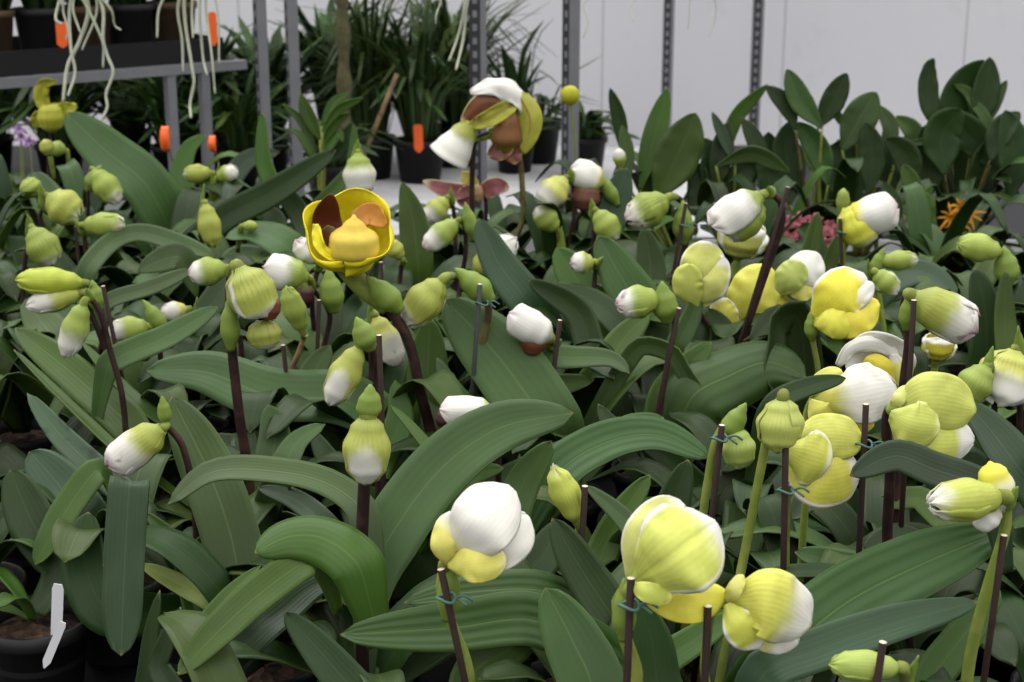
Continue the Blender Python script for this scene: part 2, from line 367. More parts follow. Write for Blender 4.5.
F('hood', (761, 196), (713, 229), 42, 'orchid with a striped hooded bud, white upper face, on a dark arched stem', ws=.2, col=(DK,), vein=.7, stem=[(768, 193), (780, 200), (782, 220), (775, 245), (758, 295), (740, 352)], stemr=.0042, stake=(788, 187, 737, 352), z=1.16, wv=0, roll=35, low=(762, 205, 728, 236, 36), lowcol=DK)
F('cup', (738, 258), (745, 220), 46, 'orchid with a pale yellow flower behind the striped hooded bud', z=1.03, col=(YG,), edge=.75)
F('shells', (699, 308), (702, 244), 46, 'orchid with a tall yellow-green goblet flower right of the dark purple stem', z=1.07, col=(YG,), edge=.82, roll=-35, stem=[(699, 312), (712, 330), (716, 370)], shells=[
 ('dorsal_sepal', [(697, 308, .006), (702, 275, -.010), (705, 241, .004)], 46, dict(col=(.60, .62, .16), ws=2, edge=.95, vein=.2), dict(droop=0.29)),
 ('petal', [(697, 308, -.010), (688, 287, -.018), (690, 264, -.015)], 30, dict(col=(.56, .60, .13), vein=.15), dict(droop=0.31)),
 ('petal', [(697, 308, -.002), (714, 285, -.018), (721, 255, -.002)], 27, dict(col=(.62, .63, .18), edge=.82, vein=.1), dict(droop=0.31))])
F('shells', (737, 331), (756, 270), 62, 'orchid with a yellow flower behind the two crossing dark stakes', z=1.03, shells=[
 ('dorsal_sepal', [(737, 331, .004), (752, 298, -.012), (768, 265, .004)], 50, dict(col=(.66, .64, .10), vein=.15), dict(droop=.3)),
 ('petal', [(737, 331, -.006), (727, 318, -.014), (717, 299, -.010)], 26, dict(col=(.68, .66, .12), edge=.9, vein=.1), dict(droop=.3)),
 ('lower_sepal', [(737, 331, -.002), (765, 316, -.014), (790, 298, .0)], 38, dict(col=(.68, .62, .08), vein=.12), dict(droop=.3))])
F('bud', (594, 262), (570, 263), 22, 'orchid with a tiny bud with a pinkish brown tip left of the round grey leaf', ws=.5, spot=1, z=1.06, stem=[(596, 266), (594, 288)], col=(GY,))
F('bud', (660, 298), (616, 306), 34, 'orchid with a green bud with pinkish white beak before the dark purple stem', ws=.66, spot=.6, col=(G,), bract=(667, 322, 662, 281, 27), stem=[(668, 304), (675, 322), (668, 360), (660, 412)], z=1.10, roll=30, stake=(679, 308, 664, 380))
F('hood', (552, 340), (508, 314), 36, 'orchid with a white hood and rusty brown throat behind the broad grey leaf', ws=.12, pouch=(534, 342, 28, 26, BR), z=1.06, stake=(560, 320, 556, 352), stem=[(552, 346), (548, 362)], roll=15)
F('hood', (846, 224), (897, 206), 40, 'orchid with a yellow pouch-shaped flower under a white hood pointing right', ws=.3, col=(YE,), low=(848, 206, 868, 243, 42), lowcol=(.70, .70, .08), stem=[(846, 236), (844, 250), (843, 272)], stemcol='g', z=1.10, stake=(840, 218, 842, 272), tie=(842, 232), roll=10)
F('bud', (842, 216), (844, 188), 13, 'orchid with a little pale green bud just left of the white hood pointing right', ws=2, z=1.07, col=(G,))
F('shells', (786, 292), (806, 262), 40, 'orchid with a white topped green flower right of the crossing stakes', col=(YG,), ws=.62, z=1.06, stem=[(780, 290), (772, 300), (775, 330)], shells=[
 ('dorsal_sepal', [(779, 294, .006), (802, 274, -.010), (818, 253, .004)], 38, dict(col=(.66, .66, .3), ws=.45, vein=.1), dict(droop=0.29)),
 ('petal', [(778, 294, -.008), (788, 280, -.018), (803, 263, -.014)], 30, dict(col=(.46, .54, .14), vein=.2), dict(droop=0.31)),
 ('lower_sepal', [(780, 294, .0), (800, 290, -.014), (819, 277, .0)], 25, dict(col=(.68, .66, .16), vein=.12), dict(droop=0.31))])
F('shells', (820, 326), (866, 288), 58, 'orchid with a bright yellow cup flower with a frilled white edge facing right', col=(.55, .53, .035), edge=.86, z=1.08, stem=[(814, 322), (812, 334), (818, 372)], stemcol='g', roll=-50, bract=(812, 340, 810, 312, 14), vein=.15, shells=[
 ('dorsal_sepal', [(814, 324, .004), (838, 296, -.014), (865, 275, .004)], 50, dict(col=(.74, .68, .06), ws=.95, edge=.9, vein=.15), dict(droop=0.29, ruffle=.1)),
 ('lower_sepal', [(814, 324, .0), (850, 318, -.018), (879, 303, .0)], 40, dict(col=(.76, .68, .08), vein=.12), dict(droop=0.31)),
 ('petal', [(814, 324, -.010), (834, 323, -.022), (855, 328, -.018)], 31, dict(col=(.70, .68, .08), vein=.12), dict(droop=0.34)),
 ('petal', [(814, 324, .0), (852, 300, -.012), (873, 283, .0)], 26, dict(col=(.76, .70, .10), ws=.68, vein=.05), dict(droop=0.27, ruffle=.15))])
F('bud', (880, 262), (918, 259), 20, 'orchid with a lying slim green bud, white at its tip, above the yellow cup flower', ws=.88, col=(G,), z=1.08, stem=[(876, 270), (880, 300), (886, 346)], stemcol='g', bract=(873, 275, 884, 248, 14))
F('bud', (875, 272), (897, 293), 24, 'orchid with a small drooping green bud edged in white, below the lying slim green bud', ws=.8, edge=.8, col=(G,), z=1.08, stem=[(872, 276), (876, 300), (884, 330)], stemcol='g')
F('bud', (913, 296), (974, 330), 45, 'orchid with a large purple-marked green and white bell bud beside two dark stems', ws=.56, wv=0, spot=.6, col=(GY,), stem=[(908, 294), (905, 305), (909, 340), (905, 375), (902, 405)], stemr=.0045, stake=(914, 300, 908, 405), z=1.15, roll=10, prof='hood', bract=(906, 330, 908, 294, 16))
F('cup', (936, 360), (940, 334), 30, 'orchid with a yellow cup half hidden below the large bell bud', col=(.55, .50, .05), z=1.03, edge=.8)
F('bud', (1001, 252), (957, 243), 27, 'orchid with a slim plain green bud at the right edge before the dark shrubs', ws=2, col=((.36, .45, .09),), z=1.09, stem=[(1006, 256), (1006, 275), (1004, 310)], bract=(1008, 285, 1004, 246, 26), lean=.1)
F('shells', (900, 388), (846, 356), 44, 'orchid with a white arched hood and yellow inside, above the big white shell flower', ws=.2, col=(YE,), low=(894, 362, 862, 384, 40), lowcol=(.55, .47, .04), z=1.07, roll=5, stem=[(904, 392), (905, 410)], shells=[
 ('dorsal_sepal', [(902, 392, .016), (884, 366, .010), (846, 350, -.004)], 62, dict(col=(.74, .66, .07), vein=.2, edge=.62, ws=.80), dict(fold=.45, ruffle=.1)),
 ('sepal_rim', [(838, 366, -.014), (850, 350, -.012), (872, 344, -.006), (892, 352, .002), (902, 374, .004)], 15, dict(col=(.8, .78, .6), ws=.02, vein=.03), dict(droop=.25, prof='r', ruffle=.2)),
 ('pouch', [(896, 390, -.002), (884, 372, -.010), (864, 360, -.008)], 24, dict(col=(.70, .62, .06), vein=.25), dict(droop=.5)),
 ('petal', [(902, 396, .0), (899, 375, -.006), (893, 354, -.002)], 16, dict(col=(.72, .70, .2), edge=.8, vein=.1), dict(droop=.3))])
F('shells', (818, 402), (886, 386), 62, 'orchid with a big smooth white shell flower, yellow at its left base', col=(.55, .55, .1), ws=.42, z=1.10, roll=10, stem=[(812, 400), (806, 418), (808, 460)], stemcol='g', lean=.2, vein=.1, shells=[
 ('dorsal_sepal', [(812, 400, .002), (852, 396, -.024), (896, 387, .004)], 60, dict(col=(.72, .69, .15), ws=.36, vein=.06), dict(prof='u', droop=0.29)),
 ('petal', [(811, 400, -.008), (820, 412, -.016), (835, 424, -.012)], 27, dict(col=(.66, .64, .12), vein=.1), dict(droop=0.31)),
 ('lower_sepal', [(812, 402, .006), (842, 420, -.004), (874, 424, .004)], 26, dict(col=(.74, .68, .08), vein=.1), dict(droop=0.31)),
 ('petal', [(812, 400, .006), (822, 382, .004), (842, 371, .008)], 20, dict(col=(.64, .66, .16), vein=.1), dict(droop=0.27))])
F('cup', (783, 398), (779, 452), 45, 'orchid with a hanging yellow-green bud splitting in three, behind a short cut brown stake', col=((.45, .50, .12),), z=1.115, stem=[(784, 394), (770, 425), (763, 458), (742, 566)], stemcol='g', stemr=.0036, stake=(786, 430, 783, 590), tie=(785, 490), roll=20, slim=1, bract=(790, 440, 785, 391, 12))
F('shells', (796, 448), (852, 480), 72, 'orchid with a folded yellow flower, two creamy white seams, between the two front right stakes', col=((.47, .46, .05),), edge=.9, z=1.07, roll=-35, stem=[(787, 452), (787, 472), (786, 590)], stemcol='g', stemr=.0033, vein=.2, shells=[
 ('dorsal_sepal', [(788, 450, .006), (825, 437, -.008), (864, 440, .004)], 46, dict(col=(.60, .62, .13), vein=.25), dict(droop=0.29)),
 ('lower_sepal', [(788, 452, .0), (820, 477, -.020), (861, 470, -.002)], 60, dict(col=(.64, .62, .10), edge=.86, vein=.2), dict(droop=0.31)),
 ('petal', [(787, 450, -.012), (807, 457, -.026), (831, 464, -.022)], 56, dict(col=(.56, .58, .10), edge=.88, tip=(.74, .72, .5), vein=.25), dict(droop=0.34))])
F('shells', (898, 412), (972, 434), 74, 'orchid with a plump lime yellow flower with one white lip, right of the dark stems', col=((.43, .46, .06),), edge=.93, z=1.10, roll=35, stem=[(890, 408), (886, 425), (890, 470), (888, 550)], stemr=.0042, stake=(866, 404, 858, 574), tie=(864, 444), vein=.35, shells=[
 ('dorsal_sepal', [(891, 414, .006), (930, 402, -.014), (976, 410, .004)], 58, dict(col=(.54, .58, .13), vein=.3), dict(droop=0.29)),
 ('lower_sepal', [(891, 416, .0), (926, 441, -.018), (974, 440, -.0)], 50, dict(col=(.54, .58, .12), edge=.8, vein=.25), dict(droop=0.31)),
 ('petal', [(890, 414, -.012), (913, 424, -.024), (940, 427, -.020)], 46, dict(col=(.52, .57, .12), edge=.93, tip=(.66, .68, .3), vein=.25), dict(droop=0.34)),
 ('petal', [(891, 412, .004), (898, 400, -.004), (908, 386, .004)], 13, dict(col=(.6, .62, .2), vein=.15), dict(droop=0.27))])
F('bud', (988, 366), (962, 402), 34, 'orchid with a slender green bud and pointed bract right of the plump lime-yellow flower', ws=.95, col=(G,), bract=(984, 378, 993, 346, 11), z=1.05, stem=[(992, 372), (995, 400), (992, 430)])
F('cup', (1015, 350), (1000, 402), 50, 'orchid with a ragged white flower cut by the right edge of the picture', ws=.45, col=(YG,), z=1.05, ruff=.25)
F('bud', (1002, 497), (928, 503), 42, 'orchid with a lying green bud, cream tip, on a long arched yellow-green stem', ws=.8, edge=2, col=((.44, .49, .09),), z=1.10, stem=[(1006, 505), (1005, 530), (990, 580), (976, 630), (968, 672)], stemcol='g', stemr=.0042, stake=(1004, 535, 985, 672), lean=.25, hood=(1002, 510, 990, 462, 38), low=(998, 506, 978, 528, 26), lowcol=(.6, .6, .5), roll=30)
F('shells', (448, 562), (508, 498), 76, 'orchid with a big pure white flower, yellow at its base, front centre', col=((.60, .58, .10),), ws=.36, z=1.09, roll=-15, stem=[(445, 568), (441, 585), (446, 610), (468, 668)], stemcol='g', stemr=.0038, bract=(447, 620, 452, 560, 26), stake=(441, 569, 463, 672), tie=(446, 598), lean=.1, vein=.12, lowcolour=(.60, .58, .09), shells=[
 ('dorsal_sepal', [(448, 566, .002), (478, 528, -.024), (512, 488, .004)], 68, dict(col=(.72, .70, .14), ws=.30, vein=.05), dict(prof='u', droop=0.27)),
 ('petal', [(448, 566, .004), (498, 544, -.010), (528, 516, .008)], 54, dict(col=(.78, .76, .3), ws=.25, vein=.04), dict(prof='u', droop=0.27)),
 ('lower_sepal', [(448, 566, -.012), (474, 562, -.024), (506, 560, -.018)], 42, dict(col=(.72, .68, .15), ws=.95, vein=.08, tip=(.76, .72, .4)), dict(droop=0.31)),
 ('petal', [(448, 566, -.006), (444, 545, -.014), (452, 512, -.004)], 27, dict(col=(.74, .70, .18), ws=.8, vein=.1), dict(droop=0.31))])
F('bud', (579, 524), (553, 465), 30, 'orchid with a slim upright lemon green bud beside a short brown stake', ws=.96, col=((.5, .56, .1),), z=1.04, stake=(585, 486, 581, 560), stem=[(580, 530), (582, 560)], stemcol='g', prof='slim')
F('bud', (736, 428), (741, 468), 34, 'orchid with a drooping light green bud and a pointed bract, on a pale straight stem', ws=.97, col=((.38, .48, .12),), z=1.08, stem=[(728, 422), (716, 440), (708, 480), (703, 514)], stemcol='g', stemr=.0034, stake=(722, 425, 707, 560), bract=(724, 440, 746, 403, 24), tie=(719, 438))
F('shells', (632, 588), (704, 525), 98, 'orchid with a large chartreuse shell flower edged in white, nearest at the front', col=((.46, .50, .08),), edge=.85, z=1.10, roll=8, stem=[(626, 590), (618, 602), (626, 640), (636, 680)], stemcol='g', stemr=.0045, stake=(631, 578, 627, 678), tie=(629, 605), bract=(624, 640, 624, 578, 26), vein=.2, shells=[
 ('dorsal_sepal', [(630, 584, .004), (671, 556, -.024), (716, 522, .002)], 94, dict(col=LM, edge=.90, ws=.93, vein=.18), dict(crease=.05, prof='u', droop=0.31)),
 ('petal', [(630, 584, .008), (645, 540, .000), (682, 502, .010)], 50, dict(col=(.66, .68, .22), edge=.93, vein=.1), dict(prof='u', droop=0.27)),
 ('petal', [(629, 584, -.012), (647, 592, -.020), (672, 598, -.018)], 20, dict(col=(.50, .56, .10), edge=.9, tip=(.72, .70, .2), vein=.15), dict(droop=0.34)),
 ('lower_sepal', [(632, 588, .008), (690, 604, -.008), (726, 592, .004)], 38, dict(col=(.72, .68, .08), vein=.12), dict(droop=0.34))])
F('shells', (728, 604), (804, 616), 62, 'orchid with a white-edged yellow flower at the front beside the large chartreuse flower', col=((.55, .53, .07),), ws=.78, edge=.88, z=1.06, roll=-10, stem=[(722, 602), (712, 610), (707, 640), (705, 676)], stemcol='g', stake=(708, 606, 705, 676), vein=.25, shells=[
 ('dorsal_sepal', [(727, 604, .002), (768, 604, -.022), (811, 624, .004)], 70, dict(col=(.68, .68, .13), ws=.68, vein=.3), dict(droop=0.31)),
 ('petal', [(727, 604, -.002), (733, 592, -.010), (743, 575, -.004)], 15, dict(col=(.72, .70, .2), vein=.1), dict(droop=0.27)),
 ('petal', [(727, 604, -.010), (741, 626, -.020), (761, 646, -.014)], 38, dict(col=(.60, .62, .10), edge=.82, vein=.15), dict(droop=0.31)),
 ('lower_sepal', [(728, 606, .008), (765, 632, -.006), (798, 643, .006)], 36, dict(col=(.65, .66, .12), ws=.6, vein=.15), dict(droop=0.31))])
F('bud', (368, 414), (366, 484), 48, 'orchid with a plump hanging bud, green sides and white middle, under a dark-throated green bract', col=(GY,), ws=.44, wv=.85, vein=.4, z=1.09, stem=[(368, 404), (366, 440), (364, 490), (361, 566)], stemr=.0048, bract=(368, 420, 370, 384, 27), streak=None)
F('bud', (360, 346), (329, 405), 33, 'orchid with a long white-striped green bud hanging left of a dark stake', ws=.42, wv=.75, col=(GY,), z=1.09, stem=[(366, 340), (376, 352), (376, 398)], bract=(371, 350, 356, 317, 25), stake=(379, 335, 381, 398), roll=12)
F('hood', (494, 412), (440, 410), 32, 'orchid with a white frilled hood and black throat, behind the olive stem and grey stake', ws=.2, col=(GY,), z=1.05, pouch=(446, 420, 22, 16, MA), roll=20)
F('bud', (163, 428), (111, 466), 38, 'orchid with a white bell bud with small violet spots, low at the left', ws=.46, wv=0, spot=.7, col=(GY,), z=1.03, stem=[(165, 424), (182, 445), (194, 500), (198, 580)], bract=(166, 424, 162, 396, 14), prof='hood', roll=15)
F('open_lime', (56, 118), (44, 80), 40, 'orchid with a ruffled lime yellow open flower at the left, under the shelf', z=1.14, stem=[(54, 122), (50, 140), (48, 190)])
F('bud', (50, 156), (44, 139), 14, 'orchid with a small round yellow-green bud under the ruffled lime yellow flower', ws=2, z=1.09, col=(GY,))
F('bud', (66, 150), (50, 147), 15, 'orchid with a small lying green bud right of the round yellow-green bud', ws=2, z=1.07, col=(G,))
F('bud', (212, 173), (183, 174), 19, 'orchid with a lying pale green bud, left of two behind the long dark leaf', ws=.9, z=1.06, col=(GY,))
F('bud', (217, 178), (238, 170), 18, 'orchid with a lying green and white bud pointing right, next to the pale green one', ws=.6, z=1.06)
F('bud', (205, 203), (214, 247), 22, 'orchid with a hanging yellow-green bud inside a folded leaf, above the white tipped dotted bud', ws=2, z=1.06, col=(GY,))
F('open_white', (492, 132), (480, 92), 90, 'orchid with a tall drooping brown and yellow flower with ruffled white hood, highest of all', z=1.19, stem=[(476, 140), (473, 160), (472, 205), (474, 250)], stemr=.004, stem2=[(518, 150), (522, 180), (520, 228)])
F('bud', (620, 168), (619, 148), 13, 'orchid with a tiny upright white bud behind the bright green hooded bud', ws=.6, z=1.11, stem=[(620, 170), (617, 190), (612, 220)])
F('bud', (242, 226), (258, 226), 11, 'orchid with a tiny plain green bud left of the open yellow flower', ws=2, z=1.03, col=(G,))
F('bud', (900, 668), (830, 664), 30, 'orchid with a pale green bud at the bottom edge beside a short cut stake', ws=2, col=((.36, .46, .1),), z=1.03, stake=(883, 642, 876, 690), lean=.1)

# ------------------------------------------------------------------ leaves of the photo: (points base->tip, width px, material, z of the middle, tilt deg, options)
LV = [
 ([(150, 190), (105, 150), (66, 113)], 46, 'g', 1.10, 35, {}),
 ([(205, 232), (182, 185), (188, 150), (206, 134)], 24, 'b', 1.06, 30, {}),
 ([(215, 225), (268, 195), (310, 168), (336, 150)], 27, 'd', 1.09, 40, dict(roll=25)),
 ([(418, 262), (412, 215), (402, 182)], 32, 'b', 1.07, 15, dict(stub=1, oval=1)),
 ([(350, 172), (354, 150), (354, 124)], 15, 'b', 1.08, 15, {}),
 ([(60, 215), (46, 196), (34, 172)], 34, 'g', 1.04, 45, {}),
 ([(88, 268), (115, 240), (140, 233), (175, 242), (214, 256)], 13, 'g', 1.05, 65, dict(roll=25, strap=1, stub=1)),
 ([(178, 257), (155, 263), (138, 272)], 27, 'g', 1.05, 40, dict(stub=1, oval=1)),
 ([(108, 302), (150, 288), (192, 270)], 14, 'g', 1.05, 55, dict(roll=15, strap=1, stub=1)),
 ([(112, 362), (165, 338), (218, 307)], 24, 'g', 1.055, 50, dict(roll=10, stub=1)),
 ([(145, 235), (165, 214), (204, 205)], 30, 'g', .99, 55, {}),
 ([(270, 262), (240, 256), (220, 264)], 22, 'g', .98, 55, dict(stub=1)),
 ([(140, 445), (85, 385), (15, 328)], 34, 'b', 1.0, 50, {}),
 ([(130, 460), (70, 405), (14, 350)], 14, 'o', 1.0, 50, dict(roll=40)),
 ([(118, 488), (65, 440), (27, 393)], 25, 'm', .98, 45, {}),
 ([(162, 420), (120, 385), (82, 342)], 18, 'g', 1.0, 40, dict(roll=30)),
 ([(352, 404), (270, 396), (205, 372), (146, 371)], 50, 'g', 1.0, 50, {}),
 ([(246, 620), (232, 540), (208, 470), (172, 398)], 56, 'g', 1.0, 35, {}),
 ([(365, 520), (330, 485), (270, 471), (210, 473), (168, 505)], 29, 'g', 1.03, 45, dict(roll=15, strap=1)),
 ([(130, 482), (125, 560), (121, 656)], 40, 'u', 1.02, 25, dict(stub=1, strap=1)),
 ([(85, 520), (55, 480), (30, 452)], 46, 'u', .95, 45, {}),
 ([(98, 470), (70, 505), (35, 565)], 30, 'b', .95, 40, dict(stub=1)),
 ([(110, 610), (85, 560), (88, 512)], 50, 'd', .92, 30, {}),
 ([(190, 588), (180, 550), (145, 512)], 22, 'o', .93, 30, dict(fold=.6)),
 ([(196, 590), (200, 560), (215, 530)], 28, 'o', .92, 25, dict(fold=.6)),
 ([(190, 590), (168, 578), (140, 564)], 20, 'y', .91, 45, dict(fold=.5)),
 ([(160, 670), (168, 640), (181, 607)], 26, 'd', .93, 20, {}),
 ([(148, 668), (152, 630), (160, 590)], 22, 'd', .92, 20, {}),
 ([(312, 560), (265, 590), (215, 635), (178, 675)], 36, 'b', .96, 45, dict(stub=1)),
 ([(356, 562), (322, 538), (288, 537), (255, 553)], 46, 'b', 1.02, 50, dict(droop=.4, stub=1)),
 ([(285, 610), (312, 588), (352, 572)], 34, 'u', .96, 50, {}),
 ([(345, 680), (310, 640), (284, 612)], 40, 'd', .95, 40, {}),
 ([(362, 640), (366, 590), (385, 545), (440, 470), (500, 428), (574, 413)], 62, 'g', 1.02, 38, {}),
 ([(540, 622), (450, 628), (340, 635)], 48, 'r', .99, 48, {}),
 ([(545, 592), (470, 592), (404, 603)], 36, 'r', .98, 48, {}),
 ([(592, 690), (572, 640), (545, 588)], 66, 'g', 1.0, 35, {}),
 ([(625, 632), (585, 575), (552, 518)], 46, 'd', .99, 30, {}),
 ([(660, 690), (652, 640), (636, 596)], 48, 'd', .99, 25, {}),
 ([(470, 680), (515, 645), (556, 606)], 38, 'b', .97, 40, {}),
 ([(655, 672), (695, 640), (740, 612)], 30, 'b', .95, 45, {}),
 ([(552, 480), (600, 445), (655, 435), (710, 458)], 38, 'r', 1.0, 52, {}),
 ([(545, 460), (590, 440), (650, 424)], 26, 'd', .99, 50, {}),
 ([(508, 525), (525, 480), (552, 441)], 38, 'o', .99, 28, {}),
 ([(548, 432), (505, 365), (446, 300)], 74, 'g', 1.02, 35, {}),
 ([(430, 448), (428, 380), (430, 318)], 45, 'b', .99, 22, {}),
 ([(468, 408), (450, 385), (437, 358)], 24, 'g', 1.0, 25, {}),
 ([(648, 322), (620, 275), (598, 236)], 50, 'g', 1.04, 25, {}),
 ([(652, 300), (650, 260), (644, 228)], 32, 'g', 1.02, 20, {}),
 ([(590, 305), (572, 272), (556, 248)], 44, 'b', 1.03, 30, {}),
 ([(592, 350), (578, 312), (528, 280)], 30, 'd', 1.02, 35, dict(roll=-20)),
 ([(622, 328), (590, 300), (548, 285)], 28, 'd', 1.02, 45, {}),
 ([(602, 372), (625, 338), (650, 312)], 34, 'b', 1.01, 35, {}),
 ([(676, 352), (690, 320), (700, 290)], 26, 'g', 1.02, 25, {}),
 ([(722, 360), (722, 330), (706, 308)], 30, 'd', 1.0, 30, {}),
 ([(532, 364), (580, 358), (612, 360), (630, 374)], 22, 'g', 1.02, 60, {}),
 ([(540, 392), (568, 384), (594, 380)], 24, 'o', .99, 50, {}),
 ([(662, 402), (685, 370), (712, 342)], 32, 'b', 1.01, 30, {}),
 ([(690, 400), (730, 375), (770, 362), (806, 378)], 62, 'r', 1.02, 45, dict(droop=.45)),
 ([(640, 436), (612, 425), (598, 404)], 26, 'd', 1.0, 40, {}),
 ([(625, 428), (645, 420), (664, 418)], 22, 'g', 1.0, 50, {}),
 ([(684, 372), (700, 395), (708, 426)], 20, 'g', .99, 25, {}),
 ([(774, 404), (805, 388), (846, 378)], 20, 'd', 1.12, 45, dict(stub=1)),
 ([(985, 490), (930, 468), (895, 456), (850, 476)], 30, 'u', 1.09, 50, dict(roll=-15, stub=1)),
 ([(945, 520), (915, 498), (888, 508)], 34, 'b', .97, 50, {}),
 ([(1020, 470), (990, 430), (962, 400)], 50, 'u', 1.02, 40, {}),
 ([(800, 640), (850, 600), (920, 565), (1005, 530)], 62, 'r', 1.01, 48, {}),
 ([(760, 680), (820, 650), (890, 625), (978, 602)], 36, 'u', 1.02, 52, {}),
 ([(930, 690), (960, 640), (1000, 590)], 36, 'b', .95, 35, {}),
 ([(870, 578), (830, 562), (795, 552)], 28, 'g', .95, 55, {}),
 ([(870, 588), (820, 572), (768, 578)], 20, 'd', .97, 55, dict(roll=20)),
 ([(664, 520), (640, 490), (612, 560)], 0, 'd', .97, 30, {}),
 ([(600, 560), (622, 515), (650, 475)], 34, 'b', .96, 28, {}),
 ([(668, 560), (672, 510), (688, 460)], 40, 'd', .96, 22, {}),
 ([(650, 550), (620, 515), (585, 485)], 24, 'g', .98, 40, {}),
 ([(530, 305), (498, 262), (478, 218)], 40, 'u', 1.06, 30, {}),
 ([(604, 235), (616, 200), (626, 168)], 36, 'u', 1.05, 18, {}),
 ([(806, 285), (812, 245), (818, 212)], 22, 'b', 1.05, 15, {}),
 ([(830, 268), (836, 245), (846, 228)], 16, 'b', 1.04, 15, {}),
 ([(788, 322), (776, 318), (750, 342)], 30, 'd', 1.04, 45, {}),
 ([(820, 318), (803, 304), (786, 290)], 26, 'u', 1.03, 45, {}),
 ([(880, 288), (920, 272), (958, 296)], 30, 'u', 1.02, 55, {}),
 ([(985, 360), (985, 310), (975, 268)], 36, 'd', 1.03, 18, {}),
 ([(1008, 370), (1004, 315), (1006, 270)], 26, 'o', 1.03, 15, {}),
 ([(905, 400), (930, 386), (960, 378)], 20, 'u', 1.0, 50, {}),
 ([(318, 410), (312, 380), (330, 345)], 34, 'g', .99, 35, {}),
 ([(270, 470), (275, 435), (268, 405)], 36, 'g', .97, 35, {}),
 ([(284, 468), (298, 442), (325, 424)], 34, 'g', 1.01, 35, {}),
 ([(345, 485), (325, 455), (312, 430)], 26, 'd', .97, 40, {}),
 ([(330, 530), (295, 500), (258, 488)], 22, 'u', .96, 50, {}),
 ([(430, 452), (412, 428), (390, 405)], 16, 'b', 1.0, 40, dict(roll=35)),
 ([(450, 490), (475, 474), (504, 468)], 24, 'b', .99, 55, dict(roll=20)),
 ([(300, 470), (230, 445), (190, 440)], 26, 'd', .94, 45, {}),
 ([(420, 560), (440, 520), (480, 500)], 50, 'd', .94, 40, {}),
 ([(500, 590), (540, 560), (560, 520)], 50, 'd', .94, 40, {}),
 ([(380, 460), (400, 420), (395, 380)], 36, 'b', .97, 30, {}),
 ([(775, 345), (770, 380), (790, 405)], 36, 'd', 1.0, 35, {}),
 ([(215, 300), (190, 330), (150, 352)], 26, 'd', .97, 50, {}),
 ([(60, 345), (40, 320), (25, 300)], 40, 'g', 1.0, 45, {}),
 ([(245, 275), (275, 225), (262, 205)], 30, 'd', 1.0, 40, {}),
 ([(290, 250), (255, 232), (225, 238)], 34, 'g', 1.02, 50, {}),
 ([(62, 570), (34, 525), (10, 470)], 46, 'd', .93, 35, {}),
 ([(8, 530), (40, 492), (84, 472)], 42, 'd', .93, 40, {}),
 ([(272, 190), (264, 160), (262, 112)], 20, 'b', 1.09, 18, {}),
 ([(225, 192), (248, 160), (280, 152)], 24, 'u', 1.07, 32, {}),
 ([(250, 205), (225, 186), (196, 182)], 26, 'g', 1.04, 45, {}),
 ([(300, 215), (285, 190), (290, 168)], 24, 'd', 1.05, 25, {}),
 ([(330, 345), (380, 372), (330, 388)], 0, 'g', 1.0, 45, {}),
 ([(408, 420), (470, 360), (455, 340)], 0, 'g', 1.0, 45, {}),
 ([(200, 640), (225, 600), (262, 565)], 22, 'b', .94, 40, {}),
 ([(840, 520), (810, 500), (790, 520)], 28, 'd', .95, 50, {}),
 ([(935, 560), (900, 540), (862, 550)], 34, 'd', .94, 50, {}),
 ([(975, 470), (945, 490), (905, 530)], 40, 'd', .94, 45, {}),
 ([(760, 460), (725, 490), (705, 540)], 34, 'd', .93, 35, {}),
 ([(420, 340), (455, 352), (480, 372)], 0, 'd', .97, 45, {}),
 ([(575, 250), (600, 268), (560, 240)], 0, 'd', .97, 45, {}),
]
LV = [l for l in LV if l[1] > 0]
# ------------------------------------------------------------------ plants: positions
BZ, SOILZ, PR = .775, .862, .050
for i, f in enumerate(FL):
    f['i'] = i; f['rng'] = random.Random(100 + i)
    c = f.get('col', G)
    f['c'] = c[0] if isinstance(c[0], (tuple, list)) else c
    f['z'] = f.get('z', 1.06)
    mx, my = (f['b'][0] + f['t'][0]) / 2, (f['b'][1] + f['t'][1]) / 2
    f['Y'] = atZ(mx, my, f['z']).y
    st = f.get('stem') or [(f['b'][0] + (4 if f['t'][0] < f['b'][0] else -4), f['b'][1] + 22)]
    f['stem'] = st
    e = atY(*st[-1], f['Y'] + .01)
    if len(st) > 1:                       # keep going the way the stem leans
        d = e - atY(*st[-2], f['Y'] + .01)
        if d.z < -1e-4: e = e + d * (min(.6, (e.z - .88) / -d.z) * .5)
    f['crown'] = Vector((e.x, e.y, SOILZ))
YOUNG = atZ(36, 618, SOILZ)
SPOTS = [f['crown'] for f in FL]
EXTRA = [(Vector((YOUNG.x, YOUNG.y, SOILZ)), 'young flowerless orchid in a black pot with white tags, lowest at the left', 'young'),
         (atZ(899, 326, SOILZ), 'flowerless orchid with a white tag, behind the large bell bud', 'tag'),
         (atZ(937, 256, SOILZ), 'flowerless orchid with a small white tag under the dark shrubs', 'tag')]
SPOTS += [e[0] for e in EXTRA]
rl = random.Random(5)
for it in range(120):
    for a in range(len(SPOTS)):
        for b in range(a):
            d = SPOTS[a] - SPOTS[b]; d.z = 0
            if d.length < .106:
                if d.length < 1e-4: d = Vector((rl.uniform(-1, 1), rl.uniform(-1, 1), 0)) * .01
                m = d.normalized() * ((.106 - d.length) * .5)
                SPOTS[a] += m; SPOTS[b] -= m

